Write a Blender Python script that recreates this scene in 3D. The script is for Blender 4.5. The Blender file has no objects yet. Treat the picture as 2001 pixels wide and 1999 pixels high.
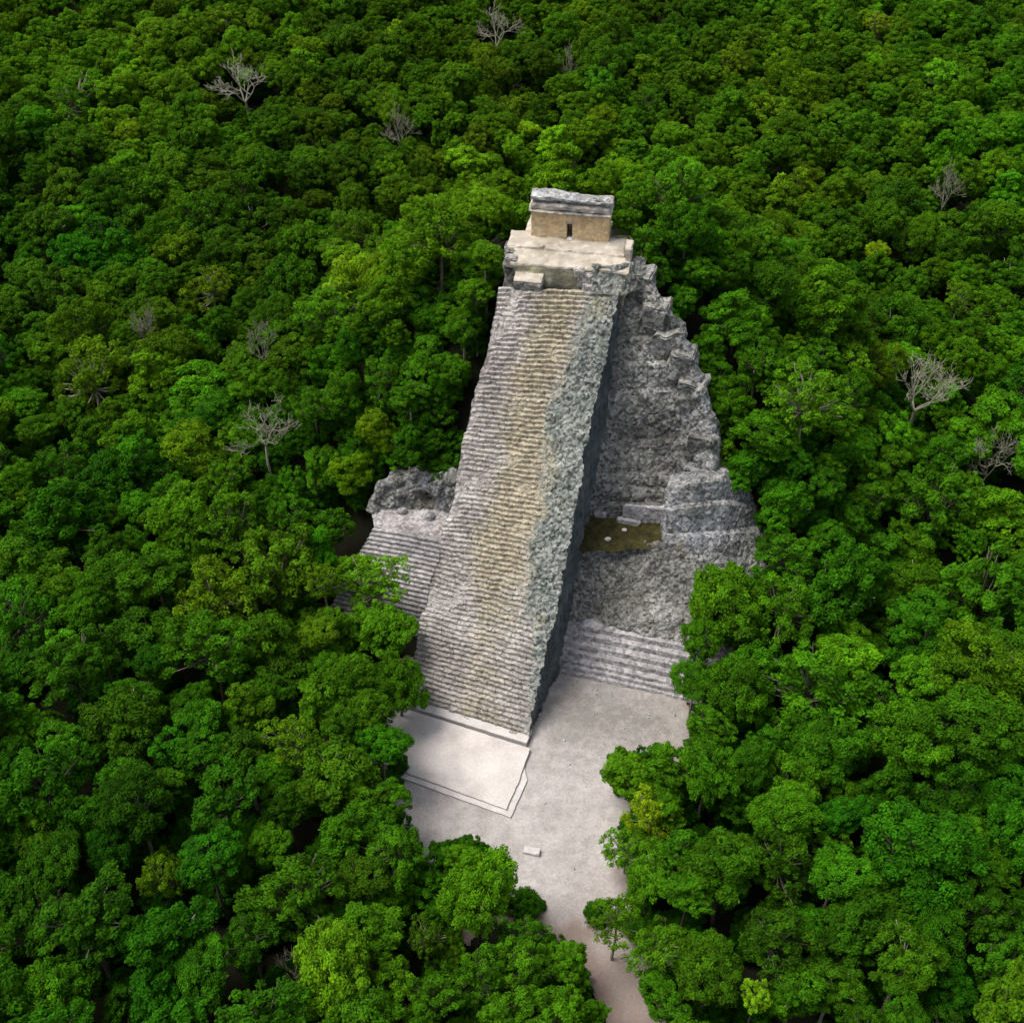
import bpy, bmesh, math, random
import numpy as np
from mathutils import Vector, Matrix

SC = bpy.context.scene
COL = SC.collection
rad = math.radians

# ------------------------------------------------------------------ camera, sky, sun, exposure
CAM_H, PITCH, FOV = 107.0, 43.0, 45.0
cd = bpy.data.cameras.new('camera'); cam = bpy.data.objects.new('camera', cd); COL.objects.link(cam)
cam.location = (0, 0, CAM_H); cam.rotation_euler = (rad(90 - PITCH), 0, 0)
cd.sensor_fit = 'HORIZONTAL'; cd.angle = rad(FOV); cd.clip_start = 0.5; cd.clip_end = 3000
SC.camera = cam

SUN_EL, SUN_AZ = 65.0, -85.0          # azimuth measured clockwise from +Y (view direction)
w = bpy.data.worlds.new('World'); SC.world = w; w.use_nodes = True
nt = w.node_tree; bg = nt.nodes['Background']
sky = nt.nodes.new('ShaderNodeTexSky'); sky.sky_type = 'NISHITA'; sky.sun_disc = False
sky.sun_elevation = rad(SUN_EL); sky.sun_rotation = rad(SUN_AZ); sky.air_density = 1.0; sky.dust_density = 3.0; sky.ozone_density = 0.6
hs = nt.nodes.new('ShaderNodeHueSaturation'); hs.inputs['Saturation'].default_value = 0.45   # veiled, hazy sky
nt.links.new(sky.outputs[0], hs.inputs['Color']); nt.links.new(hs.outputs[0], bg.inputs[0]); bg.inputs[1].default_value = 0.085
sd = bpy.data.lights.new('sun', 'SUN'); sun = bpy.data.objects.new('sun', sd); COL.objects.link(sun)
sd.energy = 1.5; sd.angle = rad(30); sd.color = (1.0, 0.95, 0.87)
sdir = Vector((math.sin(rad(SUN_AZ)) * math.cos(rad(SUN_EL)), math.cos(rad(SUN_AZ)) * math.cos(rad(SUN_EL)), math.sin(rad(SUN_EL))))
sun.rotation_euler = sdir.to_track_quat('Z', 'Y').to_euler()
SC.view_settings.view_transform = 'Standard'; SC.view_settings.look = 'None'
SC.view_settings.exposure = 1.0; SC.view_settings.gamma = 1.0
SC.render.engine = 'CYCLES'
SC.cycles.max_bounces = 6; SC.cycles.diffuse_bounces = 3; SC.cycles.transparent_max_bounces = 4; SC.cycles.transmission_bounces = 3

rng = np.random.default_rng(11)
random.seed(5)

# ------------------------------------------------------------------ measuring helpers (photo pixels 2001x1999 -> metres)
F = 1000.5 / math.tan(rad(FOV / 2)); CP = np.array([0, 0, CAM_H])
FW = np.array([0, math.cos(rad(PITCH)), -math.sin(rad(PITCH))]); RT = np.array([1.0, 0, 0]); UP = np.cross(RT, FW)
def ray(x, y): return FW + RT * (x - 1000.5) / F - UP * (y - 999.5) / F
def at(x, y, z):
    d = ray(x, y); return CP + d * ((z - CAM_H) / d[2])
def proj(P):
    v = np.asarray(P, float) - CP; k = v @ FW
    return np.array([1000.5 + F * (v @ RT) / k, 999.5 - F * (v @ UP) / k])
def pscale(P): return F / ((np.asarray(P) - CP) @ FW)
TH = rad(16.5)
TT = np.array([math.cos(TH), -math.sin(TH), 0]); NN = np.array([math.sin(TH), math.cos(TH), 0]); ZZ = np.array([0, 0, 1.0])
def climb(P, x, y, a):
    a = rad(a); m = np.cross(TT, NN * math.cos(a) + ZZ * math.sin(a)); r = ray(x, y)
    return CP + r * (((P - CP) @ m) / (r @ m))

# ------------------------------------------------------------------ noise (vectorised)
def _h(i, j, k, s=0):
    n = (i.astype(np.int64) * 374761393 + j.astype(np.int64) * 668265263 + k.astype(np.int64) * 2147483647 + s * 974711) & 0xffffffff
    n = ((n ^ (n >> 13)) * 1274126177) & 0xffffffff
    n = ((n ^ (n >> 16)) * 2246822519) & 0xffffffff
    return ((n ^ (n >> 15)) & 0xffffff) / float(0xffffff)
def vnoise(P, seed=0):
    P = np.asarray(P, float); I = np.floor(P); f = P - I; u = f * f * (3 - 2 * f); r = 0
    for a in (0, 1):
        for b in (0, 1):
            for c in (0, 1):
                ww = (u[..., 0] if a else 1 - u[..., 0]) * (u[..., 1] if b else 1 - u[..., 1]) * (u[..., 2] if c else 1 - u[..., 2])
                r = r + ww * _h(I[..., 0] + a, I[..., 1] + b, I[..., 2] + c, seed)
    return r * 2 - 1
def fbm(P, o=4, seed=0):
    r = 0; A = .5; P = np.asarray(P, float)
    for i in range(o): r = r + A * vnoise(P, seed + i); P = P * 2.03 + 7.1; A *= .5
    return r
def worley(P, seed=0):
    P = np.asarray(P, float); I = np.floor(P); best = np.full(P.shape[:-1], 9.0); cid = np.zeros(P.shape[:-1])
    for a in (-1, 0, 1):
        for b in (-1, 0, 1):
            for c in (-1, 0, 1):
                J = I + np.array([a, b, c])
                q = np.stack([_h(J[..., 0], J[..., 1], J[..., 2], seed + s) for s in (1, 2, 3)], -1)
                d = ((J + q - P) ** 2).sum(-1); mk = d < best
                best = np.where(mk, d, best); cid = np.where(mk, _h(J[..., 0], J[..., 1], J[..., 2], seed + 9), cid)
    return np.sqrt(best), cid
def sstep(a, b, x):
    t = np.clip((x - a) / (b - a), 0, 1); return t * t * (3 - 2 * t)

# ------------------------------------------------------------------ object helpers
def link(name, me, mat=None, parent=None):
    o = bpy.data.objects.new(name, me); COL.objects.link(o)
    if mat is not None: me.materials.append(mat)
    if parent is not None: o.parent = parent
    return o
def mesh_from(name, V, Fc, attrs=None, smooth=False):
    me = bpy.data.meshes.new(name); V = np.asarray(V, float).reshape(-1, 3)
    Fc = np.asarray(Fc, np.int32); n, k = Fc.shape
    me.vertices.add(len(V)); me.vertices.foreach_set('co', V.ravel())
    me.loops.add(n * k); me.loops.foreach_set('vertex_index', Fc.ravel())
    me.polygons.add(n); me.polygons.foreach_set('loop_start', np.arange(0, n * k, k, dtype=np.int32))
    me.polygons.foreach_set('use_smooth', np.full(n, smooth))
    for k_, v in (attrs or {}).items():
        a = me.attributes.new(k_, 'FLOAT', 'POINT'); a.data.foreach_set('value', np.asarray(v, np.float32).ravel())
    me.update(calc_edges=True); me.validate(); return me
def grid_faces(a, b, off=0):
    i, j = np.meshgrid(np.arange(a - 1), np.arange(b - 1), indexing='ij'); q = (i * b + j + off).ravel()
    return np.stack([q, q + 1, q + b + 1, q + b], -1)
def tag(o, label=None, cat=None, group=None, kind=None):
    if label: o['label'] = label
    if cat: o['category'] = cat
    if group: o['group'] = group
    if kind: o['kind'] = kind
    return o
def empty(name, loc=(0, 0, 0), rz=0.0):
    o = bpy.data.objects.new(name, None); COL.objects.link(o); o.location = loc; o.rotation_euler = (0, 0, rz); o.empty_display_size = .5
    return o
class MB:
    def __init__(s): s.V = []; s.F = []; s.n = 0
    def add(s, V, Fc):
        s.V.append(np.asarray(V, float).reshape(-1, 3)); s.F.append(np.asarray(Fc) + s.n); s.n += len(s.V[-1])
    def box(s, o, eu, ev, u, v, z, res=.3, jit=.04, freq=1.3, bev=.05):
        """weathered block: u,v,z ranges in frame (o,eu,ev,z)"""
        R = [u, v, z]; L = [r[1] - r[0] for r in R]; K = [max(2, int(math.ceil(l / res)) + 1) for l in L]
        for ax in range(3):
            a, b = [q for q in range(3) if q != ax]
            for side in (0, 1):
                A, B = np.meshgrid(np.linspace(R[a][0], R[a][1], K[a]), np.linspace(R[b][0], R[b][1], K[b]), indexing='ij')
                Q = np.zeros(A.shape + (3,)); Q[..., a] = A; Q[..., b] = B; Q[..., ax] = R[ax][side]
                # pull corners in a little so that edges are worn
                cen = np.array([sum(r) / 2 for r in R]); hl = np.array(L) / 2
                e = (np.abs((Q - cen) / hl) > .999).sum(-1); k = np.where(e >= 2, bev * (.5 + .5 * vnoise(Q * 2.2 + 3)), 0)
                Q = Q - np.sign(Q - cen) * k[..., None] * (np.abs((Q - cen) / hl) > .999)
                W = o + Q[..., :1] * eu + Q[..., 1:2] * ev + Q[..., 2:] * ZZ
                W = W + jit * np.stack([vnoise(W * freq + 11 * q) for q in range(3)], -1)
                f = grid_faces(K[a], K[b])
                if (side == 1) == (ax == 1): f = f[:, ::-1]
                s.add(W, f)
        return s
    def tube(s, pts, rads, n=6):
        pts = np.asarray(pts, float); rads = np.asarray(rads, float); T = np.gradient(pts, axis=0); T /= np.linalg.norm(T, axis=1)[:, None] + 1e-9
        ref = np.where(np.abs(T[:, 2:3]) > .9, np.array([[1., 0, 0]]), np.array([[0, 0, 1.]])); A = np.cross(T, ref); A /= np.linalg.norm(A, axis=1)[:, None] + 1e-9
        B = np.cross(T, A); th = np.arange(n) * 2 * math.pi / n
        V = pts[:, None] + rads[:, None, None] * (A[:, None] * np.cos(th)[None, :, None] + B[:, None] * np.sin(th)[None, :, None])
        m = len(pts); i, j = np.meshgrid(np.arange(m - 1), np.arange(n), indexing='ij'); a = (i * n + j).ravel(); b = (i * n + (j + 1) % n).ravel()
        s.add(V, np.stack([a, b, b + n, a + n], -1))
    def build(s, name, mat, parent=None, smooth=False):
        V = np.concatenate(s.V); return link(name, mesh_from(name, V, np.concatenate(s.F), smooth=smooth), mat, parent)

# ------------------------------------------------------------------ materials
class NT:
    def __init__(s, name):
        s.m = bpy.data.materials.new(name); s.m.use_nodes = True; s.t = s.m.node_tree; s.b = s.t.nodes['Principled BSDF']; s.out = s.t.nodes['Material Output']
    def n(s, typ, **k):
        q = s.t.nodes.new(typ)
        for a, v in k.items(): setattr(q, a, v)
        return q
    def l(s, a, b): s.t.links.new(a, b)
    def val(s, x, inp):
        if hasattr(x, 'is_output'): s.l(x, inp)
        else: inp.default_value = x
    def noise(s, sc, detail=4, rough=.6, vec=None, off=0):
        q = s.n('ShaderNodeTexNoise'); q.inputs['Scale'].default_value = sc; q.inputs['Detail'].default_value = detail; q.inputs['Roughness'].default_value = rough
        if vec is not None: s.l(vec, q.inputs['Vector'])
        return q.outputs['Fac']
    def vor(s, sc, out='Color', vec=None):
        q = s.n('ShaderNodeTexVoronoi'); q.inputs['Scale'].default_value = sc
        if vec is not None: s.l(vec, q.inputs['Vector'])
        return q.outputs[out]
    def ramp(s, fac, stops):
        q = s.n('ShaderNodeValToRGB'); e = q.color_ramp.elements
        while len(e) < len(stops): e.new(.5)
        for el, (p, c) in zip(e, stops): el.position = p; el.color = (*c, 1) if len(c) == 3 else c
        s.l(fac, q.inputs[0]); return q.outputs[0]
    def mix(s, f, a, b, mode='MIX'):
        q = s.n('ShaderNodeMix', data_type='RGBA', blend_type=mode)
        s.val(f, q.inputs[0])
        for x, i in ((a, q.inputs[6]), (b, q.inputs[7])):
            if isinstance(x, tuple): i.default_value = (*x, 1)
            else: s.l(x, i)
        return q.outputs[2]
    def math(s, op, a, b=0.0, c=None):
        q = s.n('ShaderNodeMath', operation=op); s.val(a, q.inputs[0]); s.val(b, q.inputs[1])
        if c is not None: s.val(c, q.inputs[2])
        return q.outputs[0]
    def attr(s, name, typ='GEOMETRY', out='Fac'):
        q = s.n('ShaderNodeAttribute', attribute_name=name, attribute_type=typ); return q.outputs[out]
    def bump(s, h, dist=.05, st=.6):
        q = s.n('ShaderNodeBump'); q.inputs['Distance'].default_value = dist; q.inputs['Strength'].default_value = st; s.l(h, q.inputs['Height']); s.l(q.outputs[0], s.b.inputs['Normal'])
    def done(s, col, rough=.9, spec=.2):
        s.val(col, s.b.inputs['Base Color']); s.b.inputs['Roughness'].default_value = rough; s.b.inputs['Specular IOR Level'].default_value = spec; return s.m
    def pos(s): return s.n('ShaderNodeNewGeometry').outputs['Position']

def stone_mat(name, dark, mid, light, cell=2.6, cellamt=.35, tints=(), big=.22, bump=.08):
    """weathered stone: big blotches x stones x grain; tints = (attribute, colour, strength)"""
    s = NT(name); p = s.pos()
    base = s.ramp(s.noise(big, 5, .62, p), [(.30, dark), (.5, mid), (.70, light)])
    for at_, colr, st in tints:
        nz = s.math('ADD', s.math('MULTIPLY', s.math('SUBTRACT', s.noise(1.1, 5, .7, p), .5), 1.1), s.attr(at_))
        nz = s.math('MULTIPLY', s.ramp(nz, [(.25, (0, 0, 0)), (.75, (1, 1, 1))]), st)
        base = s.mix(nz, base, colr)
    cellv = s.n('ShaderNodeSeparateColor'); s.l(s.vor(cell, 'Color', p), cellv.inputs[0])
    k = s.math('MULTIPLY_ADD', cellv.outputs[0], cellamt * 2, 1 - cellamt)
    g = s.math('MULTIPLY_ADD', s.noise(7.0, 6, .85, p), 1.35, .33)
    kk = s.math('MULTIPLY', k, g); c = s.n('ShaderNodeCombineColor')
    for i in range(3): s.l(kk, c.inputs[i])
    col = s.mix(1.0, base, c.outputs[0], 'MULTIPLY')
    s.bump(s.math('ADD', s.vor(cell * 1.2, 'Distance', p), s.noise(9, 5, .7, p)), bump, .7)
    return s.done(col)

M_STAIR = stone_mat('stair_stone', (.22, .20, .185), (.345, .318, .295), (.45, .42, .39), 3.4, .38,
                    (('wear', (.375, .325, .22), .75), ('lich', (.21, .225, .20), .8)), .22, .06)
M_RUB = stone_mat('lichen_rubble', (.11, .12, .115), (.215, .225, .205), (.34, .335, .30), 3.3, .62, (('wear', (.33, .285, .185), .85), ('lich', (.20, .225, .21), .4)), .3, .1)
M_BODY = stone_mat('rubble_stone', (.085, .085, .078), (.19, .187, .172), (.34, .335, .318), 3.3, .62, (('blue', (.34, .345, .37), .8), ('dirt', (.15, .13, .085), .8)), .14, .10)
M_FLANK_SHADE = stone_mat('flank_shade_stone', (.045, .058, .066), (.085, .10, .11), (.15, .165, .17), 1.6, .3, (), .15)  # shade of the flank walls put into the stone colour, a dark blue-grey
M_WING = stone_mat('wing_stone', (.24, .23, .235), (.36, .345, .35), (.48, .455, .455), 3.0, .4, (('dirt', (.28, .20, .155), .7),), .2)
M_PALE = stone_mat('pale_mortar', (.34, .30, .24), (.47, .42, .345), (.56, .505, .43), 1.6, .16, (), .45, .03)
M_SLABRISER = stone_mat('mossy_riser', (.27, .255, .16), (.40, .37, .25), (.50, .465, .36), 2.2, .25, (), .5)
M_TAN = stone_mat('tan_masonry', (.46, .33, .19), (.58, .43, .25), (.60, .49, .33), 2.8, .22, (), .45, .05)
M_FRIEZE = stone_mat('grey_frieze', (.17, .165, .16), (.43, .39, .345), (.54, .49, .43), 2.2, .3, (), .55, .06)
M_ROOF = stone_mat('roof_stone', (.18, .18, .185), (.33, .33, .33), (.48, .47, .455), 2.4, .4, (), .5, .08)
M_MOSS = stone_mat('moss_floor', (.026, .023, .008), (.044, .039, .011), (.075, .066, .024), 5, .3, (), .8, .03)

def plain(name, stops, sc, rough=.9, sc2=6., amt=.5):
    s = NT(name); p = s.pos(); c = s.ramp(s.noise(sc, 6, .65, p), stops)
    k = s.math('MULTIPLY_ADD', s.noise(sc2, 5, .75, p), amt * 2, 1 - amt); cc = s.n('ShaderNodeCombineColor')
    for i in range(3): s.l(k, cc.inputs[i])
    s.bump(s.noise(sc2, 5, .7, p), .05, .5)
    return s.done(s.mix(1., c, cc.outputs[0], 'MULTIPLY'), rough)
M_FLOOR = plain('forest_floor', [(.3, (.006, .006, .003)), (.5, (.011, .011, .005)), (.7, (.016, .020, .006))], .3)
M_BARK = plain('bark', [(.3, (.07, .055, .04)), (.6, (.16, .14, .11))], 3.)
M_PALEBARK = plain('pale_bark', [(.3, (.23, .215, .155)), (.6, (.37, .35, .265))], 2.)
M_PLATFORM = plain('platform_plaster', [(.3, (.47, .425, .40)), (.5, (.60, .55, .52)), (.7, (.69, .635, .59))], .3, .9, 4, .3)
M_KERB = plain('platform_kerb', [(.3, (.48, .45, .43)), (.6, (.62, .585, .56))], .8, .9, 6, .2)
def plaza_mat():
    s = NT('plaza_dust'); p = s.pos()
    c = s.ramp(s.noise(.25, 6, .65, p), [(.3, (.36, .33, .315)), (.55, (.48, .44, .425)), (.75, (.58, .53, .515))])
    g = s.math('ADD', s.math('MULTIPLY', s.math('SUBTRACT', s.noise(.8, 7, .8, p), .5), 1.7), s.attr('grit'))
    c = s.mix(s.ramp(g, [(.2, (0, 0, 0)), (.9, (1, 1, 1))]), c, (.23, .215, .195))
    c = s.mix(s.ramp(s.attr('litter'), [(.2, (0, 0, 0)), (.9, (1, 1, 1))]), c, (.25, .195, .17))
    k = s.math('MULTIPLY_ADD', s.noise(4, 6, .85, p), 1.0, .5); cc = s.n('ShaderNodeCombineColor')
    for i in range(3): s.l(k, cc.inputs[i])
    s.bump(s.noise(4, 6, .75, p), .06, .5)
    return s.done(s.mix(1., c, cc.outputs[0], 'MULTIPLY'))
M_PLAZA = plaza_mat()

def leaf_mat():
    s = NT('leaves'); tint = s.attr('tint', 'INSTANCER', 'Color'); v = s.attr('var'); y = s.attr('young')
    k = s.math('MULTIPLY_ADD', v, 1.25, .38); cc = s.n('ShaderNodeCombineColor')
    for i in range(3): s.l(k, cc.inputs[i])
    c = s.mix(1., tint, cc.outputs[0], 'MULTIPLY')
    c = s.mix(s.math('MULTIPLY', y, .55), c, s.mix(1., c, (2.1, 1.65, .8), 'MULTIPLY'))
    s.l(c, s.b.inputs['Base Color']); s.b.inputs['Roughness'].default_value = .7; s.b.inputs['Specular IOR Level'].default_value = .08
    tr = s.n('ShaderNodeBsdfTranslucent'); s.l(s.mix(1., c, (1.25, 1.25, .5), 'MULTIPLY'), tr.inputs[0])
    mx = s.n('ShaderNodeMixShader'); mx.inputs[0].default_value = .36; s.l(s.b.outputs[0], mx.inputs[1]); s.l(tr.outputs[0], mx.inputs[2]); s.l(mx.outputs[0], s.out.inputs[0])
    return s.m
M_LEAF = leaf_mat()

# ------------------------------------------------------------------ ground with the overgrown mound
R0 = at(1030, 1458, 0); L0 = at(788, 1380, 0); L1 = at(979, 562, 34); R1 = at(1211, 571, 34)
UC, VC = -6.8, 47.0
def uv(x, y): return (x - R0[0]) * TT[0] + (y - R0[1]) * TT[1], (x - R0[0]) * NN[0] + (y - R0[1]) * NN[1]
def terrain(x, y):
    x = np.asarray(x, float); y = np.asarray(y, float); u, v = uv(x, y)
    du = np.maximum(np.abs(u - UC) - 6, 0); dv = np.maximum(np.abs(v - VC) - 5, 0)
    h = 34.0 - .86 * np.sqrt(du ** 2 + dv ** 2)
    h = np.minimum(h, (v - 17.5) * 1.04 - 1.5)
    h = np.minimum(h, 33 + (v - 47) * .6)
    n = fbm(np.stack([x * .06, y * .06, x * 0], -1), 3, 3)
    h = np.maximum(h, 0) + np.where(h > 0, n * 2.0, 0) * np.clip(h / 6, 0, 1)
    return np.maximum(h, 0) - .02
gx = np.unique(np.concatenate([np.linspace(-700, -130, 30), np.linspace(-130, 130, 190), np.linspace(130, 700, 30)]))
gy = np.unique(np.concatenate([np.linspace(-300, 20, 20), np.linspace(20, 220, 150), np.linspace(220, 1300, 60)]))
GX, GY = np.meshgrid(gx, gy, indexing='ij')
ground = link('ground', mesh_from('ground', np.stack([GX, GY, terrain(GX, GY)], -1), grid_faces(len(gx), len(gy))), M_FLOOR); tag(ground, kind='structure')

def in_poly(px, py, poly):
    px = np.asarray(px, float); py = np.asarray(py, float); r = np.zeros(px.shape, bool); n = len(poly)
    for i in range(n):
        x1, y1 = poly[i]; x2, y2 = poly[(i + 1) % n]
        c = ((y1 > py) != (y2 > py)) & (px < (x2 - x1) * (py - y1) / (y2 - y1 + 1e-12) + x1); r ^= c
    return r
def poly_dist(px, py, poly):
    d = np.full(np.shape(px), 1e9); n = len(poly)
    for i in range(n):
        a = np.array(poly[i]); b = np.array(poly[(i + 1) % n]); ab = b - a
        t = np.clip(((px - a[0]) * ab[0] + (py - a[1]) * ab[1]) / (ab @ ab + 1e-9), 0, 1)
        d = np.minimum(d, np.hypot(px - a[0] - t * ab[0], py - a[1] - t * ab[1]))
    return np.where(in_poly(px, py, poly), d, -d)
def sheet(name, pix, z, step, rag, attrs):
    W = [at(x, y, 0)[:2] for x, y in pix]; W = [tuple(q) for q in W]; A = np.array(W)
    xs = np.arange(A[:, 0].min() - 1, A[:, 0].max() + 1, step); ys = np.arange(A[:, 1].min() - 1, A[:, 1].max() + 1, step)
    X, Y = np.meshgrid(xs, ys, indexing='ij'); D = poly_dist(X, Y, W) + rag * fbm(np.stack([X * .5, Y * .5, X * 0], -1), 4, 8)
    f = grid_faces(len(xs), len(ys)); keep = D.ravel()[f].min(1) > 0; f = f[keep]
    used = np.unique(f); mp = np.zeros(X.size, int); mp[used] = np.arange(len(used)); V = np.stack([X, Y, np.zeros_like(X)], -1).reshape(-1, 3)[used]
    V[:, 2] = z + .03 * fbm(V * np.array([.8, .8, 1]), 3, 4)
    at_ = {k: fn(V, D.ravel()[used]) for k, fn in attrs.items()}
    o = link(name, mesh_from(name, V, mp[f], at_), M_PLAZA); tag(o, kind='structure'); return o
GR = [tuple(at(x, y, 0)[:2]) for x, y in ((1048, 1400), (1100, 1316), (1310, 1360), (1345, 1450), (1200, 1470), (1085, 1470))]
def grit(V, D): return np.clip(.55 + poly_dist(V[:, 0], V[:, 1], GR) * .075, .30, 1) * 1.0
def LIT(V): return .85 * sstep(66, 50, V[:, 1] - .15 * V[:, 0]) + .12 * fbm(V * .5, 3, 2)
PLAZA_PX = [(770, 1330), (830, 1240), (1320, 1290), (1370, 1400), (1330, 1500), (1270, 1600), (1255, 1720), (1300, 1850), (1190, 1900), (1090, 1860), (1010, 1790), (900, 1830), (800, 1830), (745, 1760), (730, 1620), (720, 1480), (740, 1400)]
sheet('plaza', PLAZA_PX, .035, .2, 2.2, {'grit': grit, 'litter': lambda V, D: np.clip(np.clip(1.0 - D / 3.2, 0, 1) * .9 + LIT(V), 0, 1)})
PATH_PX = [(1110, 1810), (1270, 1800), (1290, 1880), (1310, 1999), (1330, 2120), (1200, 2120), (1180, 1999), (1130, 1890)]
sheet('path', PATH_PX, .09, .15, .9, {'grit': lambda V, D: .12 + 0 * D, 'litter': lambda V, D: np.clip(np.clip(1 - D / 2.0, 0, 1) * .4 + LIT(V), 0, 1)})

# ------------------------------------------------------------------ pyramid
pyr = empty('stone_pyramid', tuple((L0 + R0) / 2))
tag(pyr, 'ruined grey stone step pyramid with one steep staircase rising out of the jungle', 'pyramid')
INV = -np.array(pyr.location)
def sub(o):
    o.location = tuple(INV); return o
def rail(s, side):
    A, B = (L0, L1) if side == 0 else (R0, R1); s = np.asarray(s, float); P = A + (B - A) * s[..., None]
    q = np.stack([s * 14, s * 0 + side * 5, s * 0], -1); k = (fbm(q, 4, 5) * .55 + fbm(q * 9.0, 3, 15) * (.30 if side else .15)) * sstep(0, .08, s)
    return P + k[..., None] * TT
def ramp_pt(s, c): a = rail(s, 0); b = rail(s, 1); return a + (b - a) * c[..., None]
CB = (np.array([-.2, 0, .1, .18, .28, .39, .48, .56, .69, .78, .85, .96, 1.2]), np.array([.98, .975, .96, .93, .80, .72, .73, .70, .66, .64, .72, .80, .80]))
def stairs():
    N, M = 88, 210; c = np.linspace(0, 1, M); rows = []; g = np.random.default_rng(3); A = {'wear': [], 'lich': []}
    def stones(i):
        q = np.cumsum(g.uniform(.022, .075, 60)); k = np.searchsorted(q, c); r = g.normal(size=(61, 3)); e = np.abs(np.diff(k, prepend=k[0]) > 0); return r[k], e
    def row(i, zz, depth):
        s0 = i / N; B, gap = BL[i]; S = np.full(M, s0)
        wob = .012 * fbm(np.stack([c * 4, S * 7, S * 0], -1), 3, 21) + .0055 * fbm(np.stack([c * 13, S * N * .45, S * 0], -1), 3, 3) * sstep(.1, .3, S)
        s = S + wob * np.sin(np.pi * min(1, max(0, s0 * 3)) / 2) + depth / N + (B[:, 0] * .0011 + gap * .002) * (depth < .5)
        P = ramp_pt(np.clip(s, -.02, 1.02), c); P[:, 2] = 34 * zz / N + (zz > i) * (B[:, 1] * .030 - gap * .05)
        P[:, 2] += .07 * fbm(np.stack([c * 34, S * N * 1.7, S * 0 + depth], -1), 3, 31)
        cb = np.interp(s0, *CB) + .10 * fbm(np.stack([c * 0, S * 18, S * 0], -1), 3, 7)
        wgt = sstep(-.07, .05, c - cb) + .85 * sstep(.12, .0, c - .10 * fbm(np.stack([S * 20, c * 0, c * 0], -1), 3, 9)) * sstep(.42, .5, s0) * sstep(.97, .8, s0)
        wgt = np.clip(wgt + (.25 + .6 * sstep(.15, .3, S)) * sstep(.02, .42, fbm(np.stack([c * 7, S * 20, S * 0], -1), 4, 12)), 0, 1)
        rp = ramp_pt(np.clip(s, 0, 1), c)
        P = P + (rp - P) * wgt[:, None]
        P += (wgt * .22 * fbm(np.stack([c * 34, S * N, S * 0 + depth], -1), 3, 41))[:, None] * (ZZ - NN * .6)
        rows.append(P)
        A['wear'].append(np.exp(-((c - .56 + .12 * (s0 - .5)) / (.29 - .05 * s0)) ** 2) * (.55 + .35 * sstep(.05, .45, s0)) + .5 * fbm(np.stack([c * 3, S * 8, S * 0], -1), 4, 77))
        A['lich'].append(np.clip(sstep(-.10, .06, c - cb) * (.75 + .5 * fbm(np.stack([c * 5, S * 9, S * 0], -1), 3, 17)), 0, 1))
    BL = [stones(i) for i in range(N + 1)]
    for i in range(N):
        row(i, i, 0.0); row(i, i + 1, 0.04); row(i, i + 1, .6)
    row(N, N, 0)
    return mesh_from('main_staircase', np.array(rows), grid_faces(len(rows), M), A)
sub(link('main_staircase', stairs(), M_STAIR, pyr))

def rubble_disp(P, size, seed=0):
    d, cid = worley(P / size, seed); return (np.clip(.72 - d, 0, .36) * 1.5 * (.15 + 1.1 * cid)) * size
# eroded rubble over the right part of the staircase
def stair_rubble():
    NS, NC = 420, 80; s = np.linspace(.12, 1.0, NS); q = np.linspace(0, 1, NC); S, Q = np.meshgrid(s, q, indexing='ij')
    cb = np.interp(S, *CB) + .10 * fbm(np.stack([S * 22, Q * 0, Q * 0], -1), 5, 7) - .01; C_ = cb + (1 - cb) * Q
    P = ramp_pt(S, C_); nrm = np.cross(TT, (R1 - R0) / np.linalg.norm(R1 - R0)); nrm = nrm / np.linalg.norm(nrm); nrm = nrm * np.sign(nrm[2])
    e = sstep(0, .12, Q); P = P + nrm * ((.06 + .26 * fbm(P * .45, 3, 6)) * e + rubble_disp(P, .75, 3) * .6 * e + rubble_disp(P, .36, 8) * .7 * e - .22 * (1 - e))[..., None]
    return mesh_from('rubble_slope', P, grid_faces(NS, NC), {'wear': .75 * (1 - Q) ** 2 + .55 * sstep(.05, .4, fbm(P * .25, 3, 2)) - .15, 'lich': np.clip(.80 + .7 * fbm(P * .3, 3, 4), 0, 1)})
sub(link('rubble_slope', stair_rubble(), M_RUB, pyr))
# flanks of the staircase
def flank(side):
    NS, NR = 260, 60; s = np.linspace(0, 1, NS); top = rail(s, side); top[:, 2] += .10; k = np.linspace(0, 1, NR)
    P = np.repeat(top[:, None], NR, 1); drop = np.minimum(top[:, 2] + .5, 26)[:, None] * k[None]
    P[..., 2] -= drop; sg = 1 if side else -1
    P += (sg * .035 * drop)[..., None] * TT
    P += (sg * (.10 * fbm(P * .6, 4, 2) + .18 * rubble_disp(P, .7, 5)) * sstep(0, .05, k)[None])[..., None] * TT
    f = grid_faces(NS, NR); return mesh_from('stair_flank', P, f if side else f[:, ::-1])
for sd_ in (1, 0): sub(link('stair_flank', flank(sd_), M_FLANK_SHADE, pyr))

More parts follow.
